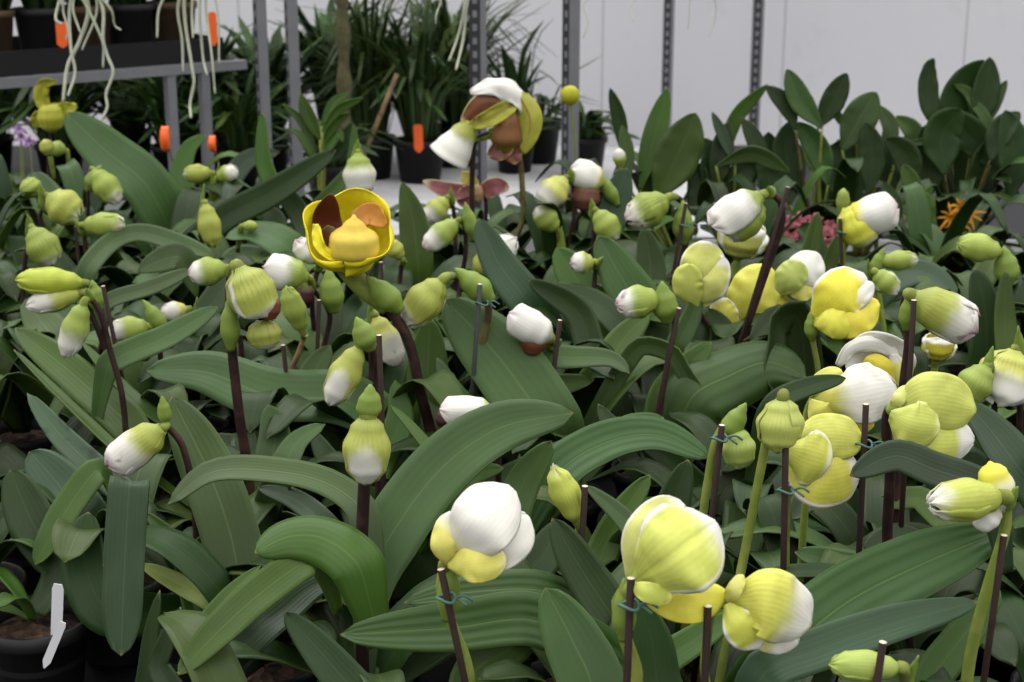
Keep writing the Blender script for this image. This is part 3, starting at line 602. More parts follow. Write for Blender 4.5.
def pot(root, c, r=PR, h=.085, mat=None):
    z0 = BZ + .004
    prof = [(.001, 0), (r * .72, 0), (r * .74, .004), (r * .93, h * .82), (r * 1.0, h * .82), (r * 1.02, h * .86), (r * 1.02, h), (r * .94, h), (r * .90, h * .82), (r * .86, h * .5)]
    v, f, uv = lathe(prof, (c.x, c.y, z0), 24)
    p = link('pot', v, f, mat or M_POT, root)
    v, f, uv = lathe([(.001, .006), (r * .4, .004), (r * .8, .0), (r * .9, -.004)], (c.x, c.y, z0 + h * .84), 20)
    link('potting_bark', v, f, M_SOIL, root)

def px_len(p0, p1): return sqrt((p0[0] - p1[0]) ** 2 + (p0[1] - p1[1]) ** 2)
def stake_part(root, st, Y, c, dark=M_STAKE, tie=None, bottom=None):
    a = atY(st[0], st[1], Y); b = atY(st[2], st[3], Y)
    d = b - a; k = (a.z - (bottom or SOILZ - .02)) / max(1e-4, a.z - b.z); e = a + d * k
    mb = MB(); v, f, uv = tube([a, e], .0026, 8, 3)
    mb.add(v, f, uv); mb.fm[-2] = 1
    o = mb.build('stake', [dark, M_CUT], root)
    if tie:
        q = atY(tie[0], tie[1], Y); w = .0065; mt = MB()
        ring = [q + Vector((cos(t) * w, sin(t) * w, sin(t * 2) * .0015)) for t in [i * pi / 6 for i in range(13)]]
        mt.add(*tube(ring, .0011, 6, 40)); mt.add(*tube([q + Vector((w, 0, 0)), q + Vector((w + .006, -.003, .003)), q + Vector((w + .012, -.002, -.001))], .001, 6))
        mt.add(*tube([q + Vector((w, 0, .001)), q + Vector((w + .008, -.004, -.004))], .001, 6))
        mt.build('tie', M_TIE, o)
    return o

def ribbon(name, pts, Wpx, Y, mat, parent, thick=.0011, N0=None, **kw):
    P = [atY(p[0], p[1], Y + (p[2] if len(p) > 2 else 0)) for p in pts]
    W = Wpx * (P[len(P) // 2] - CP).length / FPX
    n0 = N0 or (CP - P[len(P) // 2]).normalized()
    v, f, uv = blade(P, W, n0, nu=kw.pop('nu', 20), nv=kw.pop('nv', 13), **kw)
    return link(name, v, f, mat, parent, uv, thick=thick)
def egg(name, b, t, wpx, Y, mat, parent, prof=((0, .3), (.2, .8), (.5, 1), (.8, .85), (1, .5)), lean=0.0, opn=0):
    B = atY(*b, Y); L = px_len(b, t) * Y / FPX; T = atY(*t, Y - lean * L)
    v, f, uv = shell(B, T - B, (CP - B), (T - B).length, wpx * Y / FPX, list(prof), span=pi, nu=16, nv=25, tiprnd=0, ruffle=.05, seed=3)
    return link(name, v, f, mat, parent, uv, thick=.001)
W_ROUND = lambda t: max(.02, sin(pi * min(1, t * .96 + .04) ** .8)) ** .55
W_EGG = lambda t: (.16 + .84 * sin(pi / 2 * min(1, t / .5))) * (1 if t < .58 else max(.03, 1 - ((t - .58) / .42) ** 2.6) ** .5)
W_LATE = lambda t: (.10 + .90 * sin(pi / 2 * min(1, t / .64)) ** 1.1) * (1 if t < .68 else max(.03, 1 - ((t - .68) / .32) ** 2.4) ** .5)
W_FAN = lambda t: (.25 + .75 * min(1, t * 1.6) ** 1.0) * (1 if t < .72 else max(.02, 1 - ((t - .72) / .28) ** 2.6) ** .5)

def build_flower(root, f):
    Y, rng, kind = f['Y'], f['rng'], f['kind']; c = f['c']
    B = atY(*f['b'], Y); Lp = max(6, px_len(f['b'], f['t'])) * Y / FPX
    T = atY(*f['t'], Y - f.get('lean', .12) * Lp)
    ax = T - B; L = ax.length; axn = ax.normalized(); W = f['w'] * (B - CP).length / FPX
    toc = (CP - B).normalized(); dd = (toc - axn * toc.dot(axn)).normalized()
    roll = radians(f.get('roll', rng.uniform(-18, 18)))
    dd = Matrix.Rotation(roll, 3, axn) @ dd
    # stem
    hang = axn.z < -.3
    Ys = Y + (.35 * W if hang else .012)
    S = [B - axn * (.06 * L)] if kind in ('bud', 'hood', 'cup') else [B]
    S += [atY(x, y, Ys) for x, y in f['stem']]
    cr = f['crown']; last = S[-1]
    S.append(last.lerp(Vector((cr.x, cr.y, cr.z)), .55) + Vector((0, 0, .01))); S.append(Vector((cr.x, cr.y, cr.z - .01)))
    sr = f.get('stemr', .0031); sm = {'p': M_PSTEM, 'g': M_GSTEM, 'o': M_OSTEM, 'b': M_BSTEM}[f.get('stemcol', 'p')]
    v, fc, uv = tube(S, lambda t: sr * (1.0 + .15 * t), 10, 40)
    link('flower_stem', v, fc, sm, root)
    if f.get('stem2'):
        S2 = [atY(x, y, Ys) for x, y in f['stem2']] + [Vector((cr.x, cr.y, cr.z))]
        v, fc, uv = tube(S2, .0045, 10, 30); link('flower_stem', v, fc, M_OSTEM, root)
    vein, spot = f.get('vein', .35), f.get('spot', 0)
    ws, wv, edge = f.get('ws', .8), f.get('wv', .12), f.get('edge', 2.0)
    # ovary = the flower's own mesh
    mo = MB(); ov = [B + axn * (.10 * L), B - axn * (.05 * L), S[f.get('ovn', 1)]]
    if f.get('ovn'): ov = [B] + S[:f['ovn'] + 1]
    mo.add(*tube(ov, lambda t: f.get('ovr', 1) * sr * (1.55 - .5 * t) if t > .1 else sr * 1.2, 10, 24))
    name = 'flower_bud' if kind == 'bud' else 'flower'
    fo = mo.build(name, mat_stem('ovary_green', (.13, .15, .03), (.2, .25, .05)) if 'ovm' not in globals() else globals()['ovm'], root)
    globals().setdefault('ovm', fo.data.materials[0])
    sd = f['i'] * 1.37 + .5; th = .0009
    def sh(nm, mat, **kw):
        v, fc, uv = shell(B, axn, dd, L, W, kw.pop('prof'), seed=sd + len(fo.children), **kw)
        return link(nm, v, fc, mat, fo, uv, thick=th)
    pale = f.get('lowcolour')
    if kind == 'bud':
        pr = {'hood': P_HOOD, 'slim': P_SLIM}.get(f.get('prof'), P_BUD)
        m1 = mat_sepal(c, ws=ws, wv=wv, edge=edge, vein=vein, spot=spot, blush=(.45, .25, .35) if spot else None)
        m2 = mat_sepal(tuple(x * .93 for x in c), ws=min(2, ws + .12), vein=vein)
        small = f['w'] < 16
        if small:
            sh('sepal', m1, prof=pr, span=1.75, nu=12, nv=11); sh('lower_sepal', m2, prof=pr, c=pi, span=1.7, rs=.94, ls=.97, nu=12, nv=11)
        else:
            rf = f.get('ruff', .12)
            sh('dorsal_sepal', m1, prof=pr, span=1.55, ruffle=rf, bend=.04)
            sh('lower_sepal', m2, prof=pr, c=pi, span=1.6, rs=.92, ls=.95, ruffle=rf)
            for s in (1, -1): sh('petal', m1, prof=pr, c=s * 1.75, span=.8, rs=.96, ls=.97, opn=.02, ruffle=rf, nv=9)
    elif kind == 'cup':
        pl = {'slim': P_BUD}.get('slim' if f.get('slim') else '', P_CUP)
        m1 = mat_sepal(c, tip=(.74, .73, .68), ws=ws if ws < .79 else 2, wv=wv * .5, edge=edge, vein=vein)
        m2 = mat_sepal(pale or c, tip=(.74, .73, .66), ws=2, edge=min(edge, 1.6), vein=vein)
        rf = f.get('ruff', .13)
        sh('dorsal_sepal', m1, prof=pl, span=1.35, ruffle=rf, opn=-.02, nu=24, nv=21, tiprnd=4)
        sh('lower_sepal', m2, prof=pl, c=pi - .25, span=1.25, rs=.98, ls=.93, opn=.05, ruffle=rf, tiprnd=4)
        sh('petal', m2, prof=pl, c=1.75, span=1.0, rs=1.04, ls=.72 if not f.get('slim') else .95, opn=.07, ruffle=rf, tiprnd=4)
        sh('petal', m1 if pale is None else m2, prof=pl, c=-1.75, span=.95, rs=.98, ls=.86, opn=.05, ruffle=rf, tiprnd=4)
        my = mat_sepal((.5, .48, .05), ws=2, vein=.15)
        v, fc, uv = shell(B, axn, dd, L * .8, W * .62, P_BUD, span=pi, nu=12, nv=18, tiprnd=0); link('pouch', v, fc, my, fo, uv, thick=th)
    elif kind == 'hood':
        m1 = mat_sepal(c, tip=(.73, .72, .68), ws=ws, wv=wv, edge=edge, vein=vein, spot=spot, blush=(.7, .6, .62))
        m2 = mat_sepal(f.get('lowcol', tuple(x * .85 for x in c)), ws=.93, vein=vein)
        sh('dorsal_sepal', m1, prof=P_HOOD, span=1.45, ruffle=.16, bend=.10, nu=24, nv=19, tiprnd=4)
        if f.get('low'):
            x0, y0, x1, y1, w = f['low']; egg('lower_sepal', (x0, y0), (x1, y1), w, Y + .004, m2, fo, lean=.15)
        else:
            sh('lower_sepal', m2, prof=P_BUD, c=pi, span=1.3, rs=.9, ls=.8, ruffle=.1)
        for s in (1, -1): sh('petal', m2, prof=P_HOOD, c=s * 1.9, span=.7, rs=.86, ls=.85, ruffle=.15, nv=9)
        if f.get('pouch'):
            x, y, w, h, pc = f['pouch']
            egg('pouch', (x + 2, y - h * .55), (x - 2, y + h * .5), w, Y - .002, mat_sepal(pc, ws=2, vein=.4), fo, prof=((0, .55), (.25, .9), (.55, 1), (.85, .75), (1, .12)))
    elif kind == 'shells':
        for nm, pts, wpx, md, bd in f['shells']:
            md = dict(md); cc = md.pop('col'); tp = md.pop('tip', (.74, .73, .68))
            bd = dict(bd); pf = {'r': W_ROUND, 'u': W_LATE}.get(bd.pop('prof', ''), W_EGG)
            ribbon(nm, pts, wpx, Y, mat_sepal(cc, tip=tp, ws=md.pop('ws', 2), **md), fo, wprof=pf, nu=26, nv=25, fold=bd.pop('fold', 0), ruffle=bd.pop('ruffle', .10), seed=len(fo.children) + f['i'], **bd)
    elif kind == 'open_yellow':
        y1 = mat_sepal((.80, .70, .02), ws=2, vein=.12); y2 = mat_sepal((.62, .50, .015), ws=2, vein=.12, core=((.14, .02, .012), .55, .9))
        y3 = mat_sepal((.60, .45, .02), ws=2, vein=.12, core=((.36, .13, .012), .5, .85)); y4 = mat_sepal((.66, .50, .07), ws=2, vein=.05)
        b0 = atY(353, 256, Y + .024); b1 = atY(347, 227, Y - .014)
        v, fc, uv = shell(b0, b1 - b0, UP, (b1 - b0).length, 86 * Y / FPX, [(0, .3), (.25, .72), (.6, .96), (1, 1.02)], span=pi, nu=22, nv=61, tiprnd=0, ruffle=.42, seed=4)
        link('sepal_cup', v, fc, y1, fo, uv, thick=.001)
        brn = mat_sepal((.10, .018, .010), ws=2, vein=.7); orb = mat_sepal((.42, .17, .02), ws=2, vein=.5)
        ribbon('petal', [(340, 250, -.004), (327, 222, .004), (331, 194, -.014)], 30, Y, brn, fo, fold=.25, wprof=W_ROUND, seed=3)
        ribbon('petal', [(353, 226, -.004), (370, 214, .0), (386, 226, -.018)], 24, Y, orb, fo, fold=.2, wprof=W_ROUND, ruffle=.1, seed=4)
        ribbon('petal_fold', [(331, 226, -.022), (327, 240, -.024), (334, 256, -.026)], 15, Y, brn, fo, fold=.3, wprof=W_ROUND, seed=5)
        ribbon('sepal_rim', [(316, 224, -.026), (320, 246, -.036), (340, 263, -.036)], 11, Y, y1, fo, fold=.3, ruffle=.5, wprof=W_ROUND, seed=6)
        egg('pouch', (354, 263), (354, 215), 52, Y - .022, y4, fo, prof=((0, .55), (.25, 1), (.55, .95), (.78, .42), (1, .03)), lean=.1)
    elif kind == 'open_white':
        w1 = mat_sepal((.6, .6, .3), tip=(.75, .74, .71), ws=.12, vein=.05); g1 = mat_sepal((.36, .36, .04), ws=2, vein=.3, spot=1, core=((.30, .27, .03), .3, .8))
        b1 = mat_sepal((.17, .06, .025), tip=(.5, .45, .2), ws=2, edge=.9, vein=.4); w2 = mat_sepal((.34, .36, .06), tip=(.74, .73, .68), ws=.38, vein=.2)
        pk = mat_sepal((.26, .10, .09), ws=2, vein=.4, tip=(.4, .3, .1), edge=.92)
        ribbon('dorsal_sepal', [(532, 116, .01), (520, 93, 0), (498, 84, -.01), (470, 92, -.012)], 27, Y, w1, fo, fold=-.5, ruffle=.3, wprof=W_ROUND, N0=Vector((0, -.75, .65)), seed=2)
        ribbon('petal', [(512, 104, -.005), (484, 103, -.016), (461, 124, -.014)], 22, Y, b1, fo, fold=-.3, ruffle=.12, wprof=W_ROUND, seed=3)
        ribbon('petal', [(516, 102, -.002), (492, 117, -.018), (466, 128, -.018)], 18, Y, g1, fo, fold=.3, ruffle=.25, wprof=W_ROUND, seed=4)
        egg('side_sepal', (472, 122), (448, 158), 38, Y - .008, w2, fo, prof=((0, .35), (.35, .7), (.8, 1), (1, 1.15)), lean=0)
        ribbon('petal', [(518, 94, 0), (530, 120, -.006), (524, 154, 0)], 26, Y, mat_sepal((.40, .40, .06), ws=2, vein=.3, streak=(.25, .08, .04)), fo, fold=-.5, ruffle=.1, wprof=W_ROUND, seed=5)
        egg('pouch', (508, 104), (506, 152), 32, Y + .002, mat_sepal((.20, .085, .03), tip=(.36, .33, .04), ws=.9, vein=.3), fo, prof=((0, .4), (.4, .8), (.75, 1), (1, .3)))
        ribbon('lower_sepal', [(508, 138, .006), (500, 150, .0), (488, 156, .002)], 22, Y, pk, fo, fold=.3, ruffle=.2, wprof=W_ROUND, seed=6)
        ribbon('lower_sepal', [(505, 140, .008), (512, 152, .004), (516, 164, .004)], 22, Y, pk, fo, fold=.3, ruffle=.2, wprof=W_ROUND, seed=8)
    elif kind == 'pink_flower':
        pk = mat_sepal((.33, .11, .12), ws=2, tip=(.5, .42, .28), edge=.86, vein=.3); yy = mat_sepal((.45, .38, .1), ws=2, vein=.2)
        ribbon('petal', [(474, 192, -.005), (448, 190, -.01), (423, 181, -.004)], 17, Y, pk, fo, fold=.2, ruffle=.12, wprof=W_ROUND, seed=1)
        ribbon('petal', [(482, 194, -.005), (496, 186, -.01), (509, 188, -.004)], 20, Y, pk, fo, fold=.2, ruffle=.12, wprof=W_ROUND, seed=2)
        ribbon('lower_sepal', [(474, 190, -.002), (466, 198, -.006), (462, 207, -.004)], 22, Y, pk, fo, fold=.3, ruffle=.12, wprof=W_ROUND, seed=3)
        ribbon('dorsal_sepal', [(474, 192, 0), (470, 182, .0), (462, 172, .004)], 16, Y, yy, fo, fold=.3, ruffle=.12, wprof=W_ROUND, seed=4)
        egg('pouch', (476, 184), (478, 202), 13, Y - .012, mat_sepal((.42, .25, .14), ws=2, vein=.3), fo)
    elif kind == 'open_lime':
        m = mat_sepal((.42, .42, .04), ws=2, vein=.35); 
        egg('pouch', (52, 132), (50, 104), 27, Y - .008, m, fo)
        ribbon('dorsal_sepal', [(48, 112, .006), (41, 95, .002), (46, 82, -.002), (57, 82, -.004)], 14, Y, m, fo, fold=.4, ruffle=.4, wprof=W_ROUND, seed=2)
        ribbon('petal', [(52, 116, .002), (64, 110, 0), (77, 106, -.002)], 16, Y, m, fo, fold=.3, ruffle=.4, wprof=W_ROUND, seed=3)
        ribbon('petal', [(48, 118, .002), (40, 118, 0), (35, 128, -.002)], 15, Y, m, fo, fold=.3, ruffle=.4, wprof=W_ROUND, seed=4)
    if f.get('hood'):
        x0, y0, x1, y1, w = f['hood']; egg('dorsal_sepal', (x0, y0), (x1, y1), w, Y + .012, mat_sepal((.5, .47, .06), ws=.5, tip=(.5, .47, .05), vein=.1) if 0 else mat_sepal((.76, .74, .6), tip=(.70, .66, .08), ws=.62, vein=.05), fo, prof=((0, .3), (.25, .85), (.5, 1), (.8, .75), (1, .05)))
    if f.get('low') and kind == 'bud':
        x0, y0, x1, y1, w = f['low']; egg('petal', (x0, y0), (x1, y1), w, Y + .006, mat_sepal((.6, .6, .45), tip=(.85, .84, .8), ws=.3, vein=.05), fo)
    gm = mat_sepal((.20, .285, .05), tip=(.24, .32, .06), ws=2, vein=.25)
    if f.get('bract'):
        x0, y0, x1, y1, w = f['bract']; b0 = atY(x0, y0, Y + .004); b1 = atY(x1, y1, Y + .0)
        v, fc, uv = shell(b0, b1 - b0, (CP - b0), (b1 - b0).length, w * Y / FPX, [(0, .42), (.35, 1), (.6, .85), (.85, .38), (1, .03)], c=rng.uniform(-.5, .5), span=1.75, nu=16, nv=15, ruffle=.05, tiprnd=0)
        link('bract', v, fc, gm, fo, uv, thick=th)
    elif kind in ('bud', 'cup', 'hood') and f['w'] > 16:
        b0 = S[1]; d = (B - S[1]) + Vector((0, 0, .004)) - axn * .01
        if d.length < .012: d = d.normalized() * .016
        v, fc, uv = shell(b0 - d * .4, d, toc, d.length * 1.7, W * .36, [(0, .5), (.35, 1), (.7, .6), (1, .03)], c=rng.uniform(-1, 1), span=1.6, nu=12, nv=11, tiprnd=0)
        link('bract', v, fc, gm, fo, uv, thick=th)
    if f.get('stake'):
        stake_part(root, f['stake'], Y - .014, cr, M_STAKE2 if f.get('stakecol') else M_STAKE, f.get('tie'))
    elif f.get('tie'):
        q = atY(*f['tie'], Ys); ring = [q + Vector((cos(t) * .008, sin(t) * .008, 0)) for t in [i * pi / 6 for i in range(13)]]
        v, fc, uv = tube(ring, .0016, 6, 40); link('tie', v, fc, M_TIE, root)

def plane_leaf(pts, w, tilt, p0, crown=None):
    n = Vector((0, -cos(radians(tilt)), sin(radians(tilt))))
    P = [atPlane(x, y, p0, n) for x, y in pts]
    m = len(P) // 2; T = (P[min(m + 1, len(P) - 1)] - P[max(m - 1, 0)]).normalized()
    side = T.cross(n).normalized()
    sx, sy = side.dot(RT), side.dot(UP)
    tx, ty = T.dot(RT), T.dot(UP); l = max(1e-6, sqrt(tx * tx + ty * ty))
    proj = abs(sx * ty - sy * tx) / l
    W = w * (P[m] - CP).length / FPX / max(.45, proj)
    return P, W, n

W_STRAP = lambda t: min(1, .5 + 2 * t) * (1 if t < .72 else max(0, 1 - ((t - .72) / .28) ** 2.4) ** .55)
W_OVAL = lambda t: (.14 + .86 * sin(pi / 2 * min(1, t / .48)) ** 1.2) * (1 if t < .55 else max(0, 1 - ((t - .55) / .45) ** 1.9) ** .72)
def leaf_part(root, P, W, n, mat, seed, **o):
    roll = radians(o.get('roll', 0))
    v, f, uv = blade(P, W, n, nu=34, nv=9, fold=o.get('fold', .2), ruffle=o.get('ruffle', .05), seed=seed, roll=roll, droop=o.get('droop', 0), twist=o.get('twist', 0), wprof=W_STRAP if o.get('strap') else W_OVAL if o.get('oval') else None)
    return link('leaf', v, f, LEAF[mat], root, uv, thick=.0013)

# ------------------------------------------------------------------ the orchid bed
GRP = 'potted slipper orchids in bud on the bench'
PLANTS = []
for f, s in zip(FL, SPOTS):
    f['crown'] = s
    r = thing('potted_slipper_orchid', f['label'], 'orchid', (s.x, s.y, BZ + .004), GRP); PLANTS.append((r, s, f))
for (c, lab, kd), s in zip(EXTRA, SPOTS[len(FL):]):
    r = thing('potted_slipper_orchid', lab, 'orchid', (s.x, s.y, BZ + .004), GRP); PLANTS.append((r, s, None))
for r, s, f in PLANTS:
    pot(r, s)
    if f: build_flower(r, f)
def to_px(v):
    d = v - CP; return 512 + FPX * d.dot(RT) / d.dot(FW), 341 - FPX * d.dot(UP) / d.dot(FW)
# flowerless plants that fill the gaps between the pots
gf = random.Random(21); GAPS = []
allp = [p[1] for p in PLANTS]
yy = .93
while yy < 2.4:
    hw = .38 * yy + .06; xx = -hw
    while xx < hw:
        c = Vector((xx + gf.uniform(-.015, .015), yy + gf.uniform(-.015, .015), SOILZ))
        gx, gy = to_px(c)
        if gx < 235 and gy > 585: xx += .035; continue
        if all((c - p).length > .104 for p in allp): GAPS.append(c); allp.append(c)
        xx += .035
    yy += .035
GP = []
for c in GAPS:
    r = thing('leafy_slipper_orchid', 'flowerless leafy orchid standing low in the gaps between the budding orchids', 'orchid', (c.x, c.y, BZ + .004), 'flowerless orchids between the budding ones')
    pot(r, c); GP.append((r, c, None))
# leaves the photo shows, each given to the plant it grows from
used = {}
for li, (pts, w, mk, z, tilt, o) in enumerate(LV):
    mid = pts[len(pts) // 2]; p0 = atZ(mid[0], mid[1], z)
    P, W, n = plane_leaf(pts, w, tilt, p0)
    b = P[0]; dx, dy = pts[1][0] - pts[0][0], pts[1][1] - pts[0][1]; dl = sqrt(dx * dx + dy * dy)
    def cost(q):
        h = Vector((q[1].x - b.x, q[1].y - b.y)).length
        x, y = to_px(q[1]); ex, ey = b_px[0] - x, b_px[1] - y; el = max(12, sqrt(ex * ex + ey * ey))
        return h + .03 * used.get(q[0].name, 0) + .25 * (1 - (ex * dx + ey * dy) / (el * dl)) + (.05 if q[0].name.startswith('leafy') else 0)
    b_px = pts[0]
    best = min(PLANTS + GP, key=cost)
    used[best[0].name] = used.get(best[0].name, 0) + 1
    c = best[1]; dxy = Vector((c.x - b.x, c.y - b.y, 0))
    a = Vector((c.x, c.y, c.z + .004)) if dxy.length < .26 else Vector((b.x, b.y, c.z)) + dxy * (.26 / dxy.length)
    d1 = (P[1] - b).normalized(); d0 = b - a
    if o.get('stub'): P = [b - d1 * .022 - Vector((0, 0, .06)), b - d1 * .010 - Vector((0, 0, .018))] + P
    elif d0.length > .02 and d1.dot(d0.normalized()) < .35:      # the leaf rises, arches over and comes back
        back = Vector((a.x - b.x, a.y - b.y, 0)); back = back.normalized() if back.length > 1e-3 else Vector((0, 1, 0))
        P = [a, b - d1 * .055 + back * .02 - Vector((0, 0, .022)), b - d1 * .026] + P
    elif (b - a).length > .03: P = [a] + P
    leaf_part(best[0], P, W, n, mk, li, **o)
# the smaller leaves round every crown
def rosette(root, s, rng, n, r0, r1, h0, h1, mats, w0=.034, w1=.052, kw={}):
    a0 = rng.random() * 6.28
    for j in range(n):
        a = a0 + 6.28 * j / n + rng.uniform(-.5, .5); d = Vector((cos(a), sin(a), 0))
        R = rng.uniform(r0, r1); h = rng.uniform(h0, h1); c = Vector((s.x, s.y, SOILZ)) + d * .006
        P = [c, c + d * R * .3 + Vector((0, 0, h * .68)), c + d * R * .65 + Vector((0, 0, h)), c + d * R + Vector((0, 0, h * rng.uniform(.72, 1.05)))]
        if any(x0 < x < x1 and y0 < y < y1 for x, y in (to_px(q) for q in P[1:]) for x0, y0, x1, y1 in ((22, 578, 104, 676), (172, 584, 240, 628))): continue
        n0 = (Vector((0, 0, 1)) - d * .35).normalized()
        v, f, uv = blade(P, rng.uniform(w0, w1), n0, nu=18, nv=7, fold=rng.uniform(.1, .35), ruffle=.06, seed=rng.random(), roll=rng.uniform(-.3, .3), **kw)
        link('leaf', v, f, LEAF[rng.choice(mats)], root, uv, thick=.0013)
for i, (r, s, f) in enumerate(PLANTS):
    rng = random.Random(900 + i); back = s.y > 1.6
    n = 5 if back else 4
    if f is None and EXTRA[i - len(FL)][2] == 'young': rosette(r, s, rng, 5, .06, .1, .02, .05, 'bg', .016, .024)
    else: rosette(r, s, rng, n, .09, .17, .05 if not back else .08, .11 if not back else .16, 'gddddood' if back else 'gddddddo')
for r, c, _ in GP:
    back = c.y > 1.6
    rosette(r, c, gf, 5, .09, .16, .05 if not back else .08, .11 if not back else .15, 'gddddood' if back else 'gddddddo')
# ------------------------------------------------------------------ white tags in pots
def slab(name, a, b, w, t, mat, label, cat, group=None, face=None):
    """thin plastic tag from a (bottom) to b (top)"""
    a, b = Vector(a), Vector(b); ax = (b - a).normalized(); sd = ax.cross(face or Vector((0, -1, 0))).normalized(); nn = ax.cross(sd)
    v = []
    L = (b - a).length
    for q, ww in ((0, .15), (.14, 1), (.93, 1), (1, .7)):
        for s in (-1, 1):
            for k in (-1, 1): v.append(a + ax * (L * q) + sd * (s * ww * w / 2) + nn * (k * t / 2))
    f = []
    for i in range(3):
        b0 = i * 4; f += [(b0, b0 + 2, b0 + 6, b0 + 4), (b0 + 1, b0 + 5, b0 + 7, b0 + 3), (b0, b0 + 4, b0 + 5, b0 + 1), (b0 + 2, b0 + 3, b0 + 7, b0 + 6)]
    f += [(0, 1, 3, 2), (12, 14, 15, 13)]
    return tag(link(name, v, f, mat, None, None, smooth=False), label, cat, group)
ys = SPOTS[len(FL)]
slab('plant_tag', atY(56, 652, ys.y - .03), atY(58, 584, ys.y - .035), .0105, .0008, M_TAG, 'upright white plastic tag in the black pot at the lower left', 'plant tag', 'white plant tags')
slab('plant_tag', atY(44, 668, ys.y - .058), atY(63, 622, ys.y - .062), .0075, .0008, M_TAG, 'narrow white tag leaning in front of the upright tag at the lower left', 'plant tag', 'white plant tags')
s1, s2 = SPOTS[len(FL) + 1], SPOTS[len(FL) + 2]
slab('plant_tag', (s1.x, s1.y - .03, SOILZ - .02), atY(901, 294, s1.y - .035), .019, .001, M_TAG, 'white tag standing behind the large bell bud', 'plant tag', 'white plant tags')
slab('plant_tag', (s2.x, s2.y - .03, SOILZ - .02), atY(937, 231, s2.y - .035), .014, .001, M_TAG, 'small white tag in the shade under the dark shrubs', 'plant tag', 'white plant tags')

# ------------------------------------------------------------------ shrubs behind the bed
def shrub(name, label, cat, base, Y, leaves, group=None, canes=None, potr=.055, floorz=None, tilt=12):
    c = atY(base, 200, Y); c = Vector((c.x, c.y, SOILZ))
    r = thing(name, label, cat, (c.x, c.y, BZ + .004), group); pot(r, c, potr)
    for i, (pts, w, mk) in enumerate(leaves):
        rng = random.Random(i * 7 + int(base)); dy = rng.uniform(-.06, .06)
        p0 = atY(*pts[len(pts) // 2], Y + dy)
        P, W, n = plane_leaf(pts, w, tilt, p0)
        b = P[0]
        m = Vector((b.x * .5 + c.x * .5, b.y * .5 + c.y * .5, (b.z + c.z) * .5))
        leaf_part(r, P, W * .9, n, mk, i + base, oval=1, fold=rng.uniform(.1, .3), roll=rng.uniform(-25, 25))
        v, f, uv = tube([c + Vector((rng.uniform(-.02, .02), rng.uniform(-.02, .02), 0)), m, b], lambda t: .005 - .003 * t, 8)
        link('cane', v, f, M_GSTEM if mk != 'd' else M_OSTEM, r)
    return r, c
SG = 'leafy shrub orchids behind the bed'
shrub('leafy_orchid', 'broad-leaved plant with two spread upright oval leaves against the white wall', 'plant', 820, 2.78, [
 ([(822, 128), (800, 100), (787, 69)], 26, 'g'), ([(818, 128), (832, 102), (847, 73)], 27, 'd'), ([(796, 130), (786, 105), (766, 86)], 20, 'd'),
 ([(802, 195), (786, 155), (788, 122)], 32, 'd'), ([(785, 195), (770, 160), (768, 132)], 34, 'd'), ([(828, 185), (818, 150), (798, 122)], 28, 'g'),
 ([(790, 205), (796, 168), (794, 138)], 22, 'g'), ([(812, 170), (808, 150), (818, 128)], 10, 'y'), ([(840, 200), (832, 165), (842, 140)], 28, 'd')], SG)
shrub('leafy_orchid', 'plant with a large slanting oval leaf left of the tall dark shrub', 'plant', 868, 2.82, [
 ([(842, 150), (860, 118), (876, 92)], 38, 'g'), ([(878, 160), (890, 130), (877, 104)], 20, 'g'), ([(905, 172), (913, 135), (896, 116)], 26, 'o'),
 ([(900, 146), (930, 141), (957, 143)], 9, 'g'), ([(868, 195), (872, 155), (866, 122)], 30, 'd'), ([(912, 190), (905, 155), (885, 138)], 30, 'd'), ([(850, 200), (855, 165), (845, 135)], 30, 'd'),
 ([(892, 200), (888, 170), (880, 140)], 30, 'd'), ([(856, 135), (836, 112), (845, 105)], 10, 'g')], SG)
shrub('leafy_orchid', 'tall dark bushy plant with pointed leaves at the right, against the white wall', 'plant', 960, 2.85, [
 ([(936, 132), (928, 98), (929, 68), (934, 58)], 26, 'd'), ([(952, 150), (958, 100), (984, 60)], 44, 'd'), ([(975, 132), (985, 95), (990, 57)], 30, 'd'),
 ([(976, 125), (970, 95), (954, 84)], 12, 'g'), ([(985, 128), (996, 100), (1007, 80)], 14, 'g'), ([(945, 175), (942, 135), (962, 110)], 48, 'd'),
 ([(990, 165), (965, 132), (936, 116)], 38, 'd'), ([(990, 160), (1002, 130), (1020, 112)], 28, 'd'), ([(925, 200), (930, 160), (925, 125)], 40, 'd'),
 ([(975, 205), (985, 165), (1000, 135)], 44, 'd'), ([(950, 205), (955, 170), (975, 145)], 42, 'd'), ([(1010, 200), (1014, 150), (1005, 110)], 38, 'd'), ([(978, 150), (985, 120), (966, 96)], 14, 'g')], SG)
shrub('leafy_orchid', 'small bright green oval-leaved plant under the tall dark bushy plant', 'plant', 915, 2.62, [
 ([(918, 205), (912, 185), (903, 165)], 20, 'b'), ([(926, 228), (924, 205), (918, 190)], 24, 'b'), ([(905, 215), (925, 196), (932, 186)], 14, 'b'), ([(900, 225), (890, 200), (882, 182)], 22, 'd')], SG)
shrub('leafy_orchid', 'plant with a pointed upright leaf beside a broad olive leaf before the white wall', 'plant', 680, 2.7, [
 ([(640, 190), (655, 135), (668, 88)], 27, 'b'), ([(655, 200), (680, 150), (696, 113)], 50, 'o'), ([(706, 195), (712, 160), (704, 138)], 30, 'd'),
 ([(624, 158), (620, 122), (610, 88)], 17, 'd'), ([(628, 185), (626, 150), (622, 125)], 18, 'g'), ([(660, 215), (650, 185), (640, 165)], 24, 'd'), ([(690, 215), (700, 185), (690, 160)], 28, 'd')], SG)
